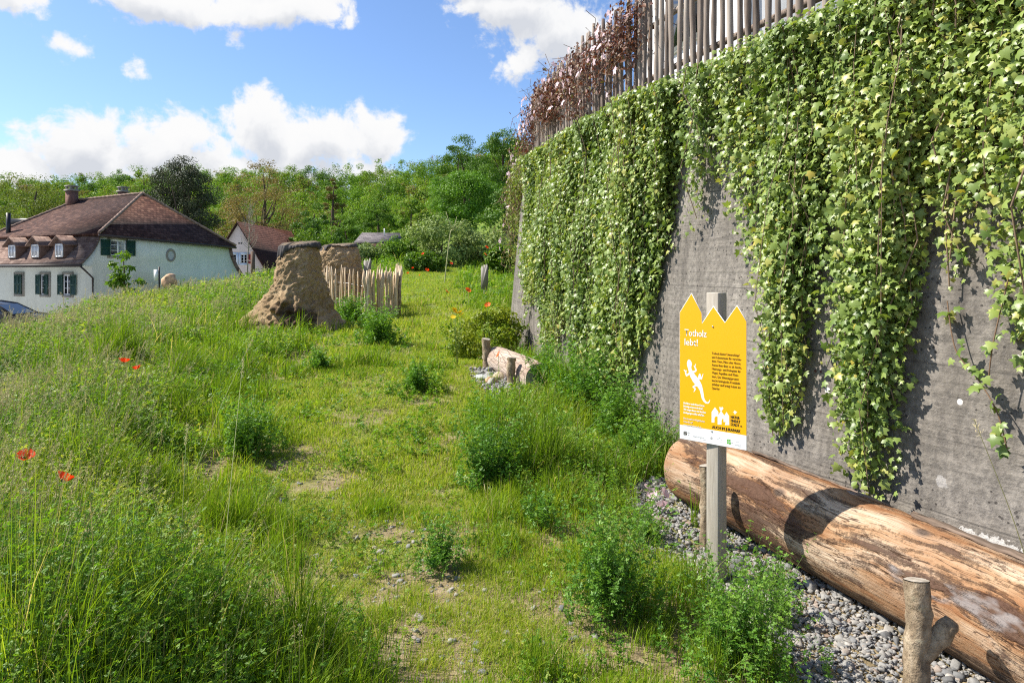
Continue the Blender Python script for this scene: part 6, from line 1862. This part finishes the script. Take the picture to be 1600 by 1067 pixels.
# yellow daisies by the shrub
x, y, z = at(714, 491, 9.6); zg = gz(x, y)
yd = empty('yellow_daisy', (x, y, zg)); tag(yd, 'cluster of yellow daisies leaning out of the shrub by the wall', 'flower')
rg = np.random.default_rng(88)
for i in range(6):
    p = np.array([rg.normal(0, .07), rg.normal(0, .05), z - zg + rg.normal(0, .035)])
    o = petal_mesh(8, .035, .12, 60 + i).build('blossom', M['petal_yellow'], yd, True); o.location = p; o.rotation_euler = (.7, rg.normal(0, .3), i)
    Vv, Ff = tube([(0, 0, 0), p * (.5, .5, .6), p - (0, 0, .005)], .002, 4); a = Acc(); a.add(Vv, Ff); a.build('stem', M['stem_green'], yd)
# pale mallow by the far end of the thick log
x, y, z = at(1030, 742, 4.75); zg = gz(x, y)
ml = empty('mallow', (x, y, zg)); tag(ml, 'pale pink mallow flowers beside the far end of the thick log', 'flower')
for i, (dx, dz) in enumerate(((-.05, .12), (.03, .13), (-.09, .17), (.0, .07))):
    p = np.array([dx, -.03 * i, dz]); o = petal_mesh(5, .036, .3, 70 + i).build('blossom', M['petal_pink'], ml, True); o.location = p; o.rotation_euler = (.9, -.2 + .15 * i, i)
    Vv, Ff = tube([(0, 0, 0), p * (.6, .6, .5), p - (0, 0, .004)], .002, 4); a = Acc(); a.add(Vv, Ff); a.build('stem', M['stem_green'], ml)
# long single culms in the foreground
def culm(label, base_px, tip_px, Yb, Yt, seed, head=.12):
    rg = np.random.default_rng(seed)
    b = np.array(gp(*base_px)); zb = gz(*b); t = np.array(at(*tip_px, Yt)); p0 = np.array([b[0], b[1], zb])
    root = empty('grass_culm', tuple(p0)); d = t - p0
    C = catmull(np.array([(0, 0, 0), d * .5 + (0, 0, .06), d]), 10)
    Vv, Ff = tube(C, np.linspace(.0024, .0010, len(C)), 5, False); a = Acc(); a.add(Vv, Ff); a.build('stem', M['culm'], root)
    n = 46; e = unit(C[-1] - C[-3]); u = rg.random(n)
    a = Acc(); a.inst(SEED_T, LEAF_F, C[-1] - e * (u * head)[:, None] + rg.normal(0, .004, (n, 3)), frames(rdir(n, rg), e + rg.normal(0, .35, (n, 3)), .014 * rg.uniform(.7, 1.3, n)), np.clip(rg.normal(.7, .2, n), 0, 1)); a.build('seed_head', M['seed'], root)
    return tag(root, label, 'grass stem', 'tall single grass stems')
M['culm'] = plain('culm', (.40, .42, .18), .6)
culm('long pale grass stem leaning right across the left meadow', (282, 800), (395, 528), 0, 5.2, 1)
culm('upright pale grass stem in the left foreground', (278, 990), (292, 660), 0, 3.3, 2)
culm('thin pale grass stem leaning right in the left foreground', (335, 1060), (380, 560), 0, 3.6, 3)
culm('drooping grass stem entering before the concrete at the right edge', (1640, 1000), (1522, 655), 0, 2.6, 4, .10)
culm('short grass stem with a seed head beside the left path edge', (410, 810), (437, 735), 0, 4.4, 5)
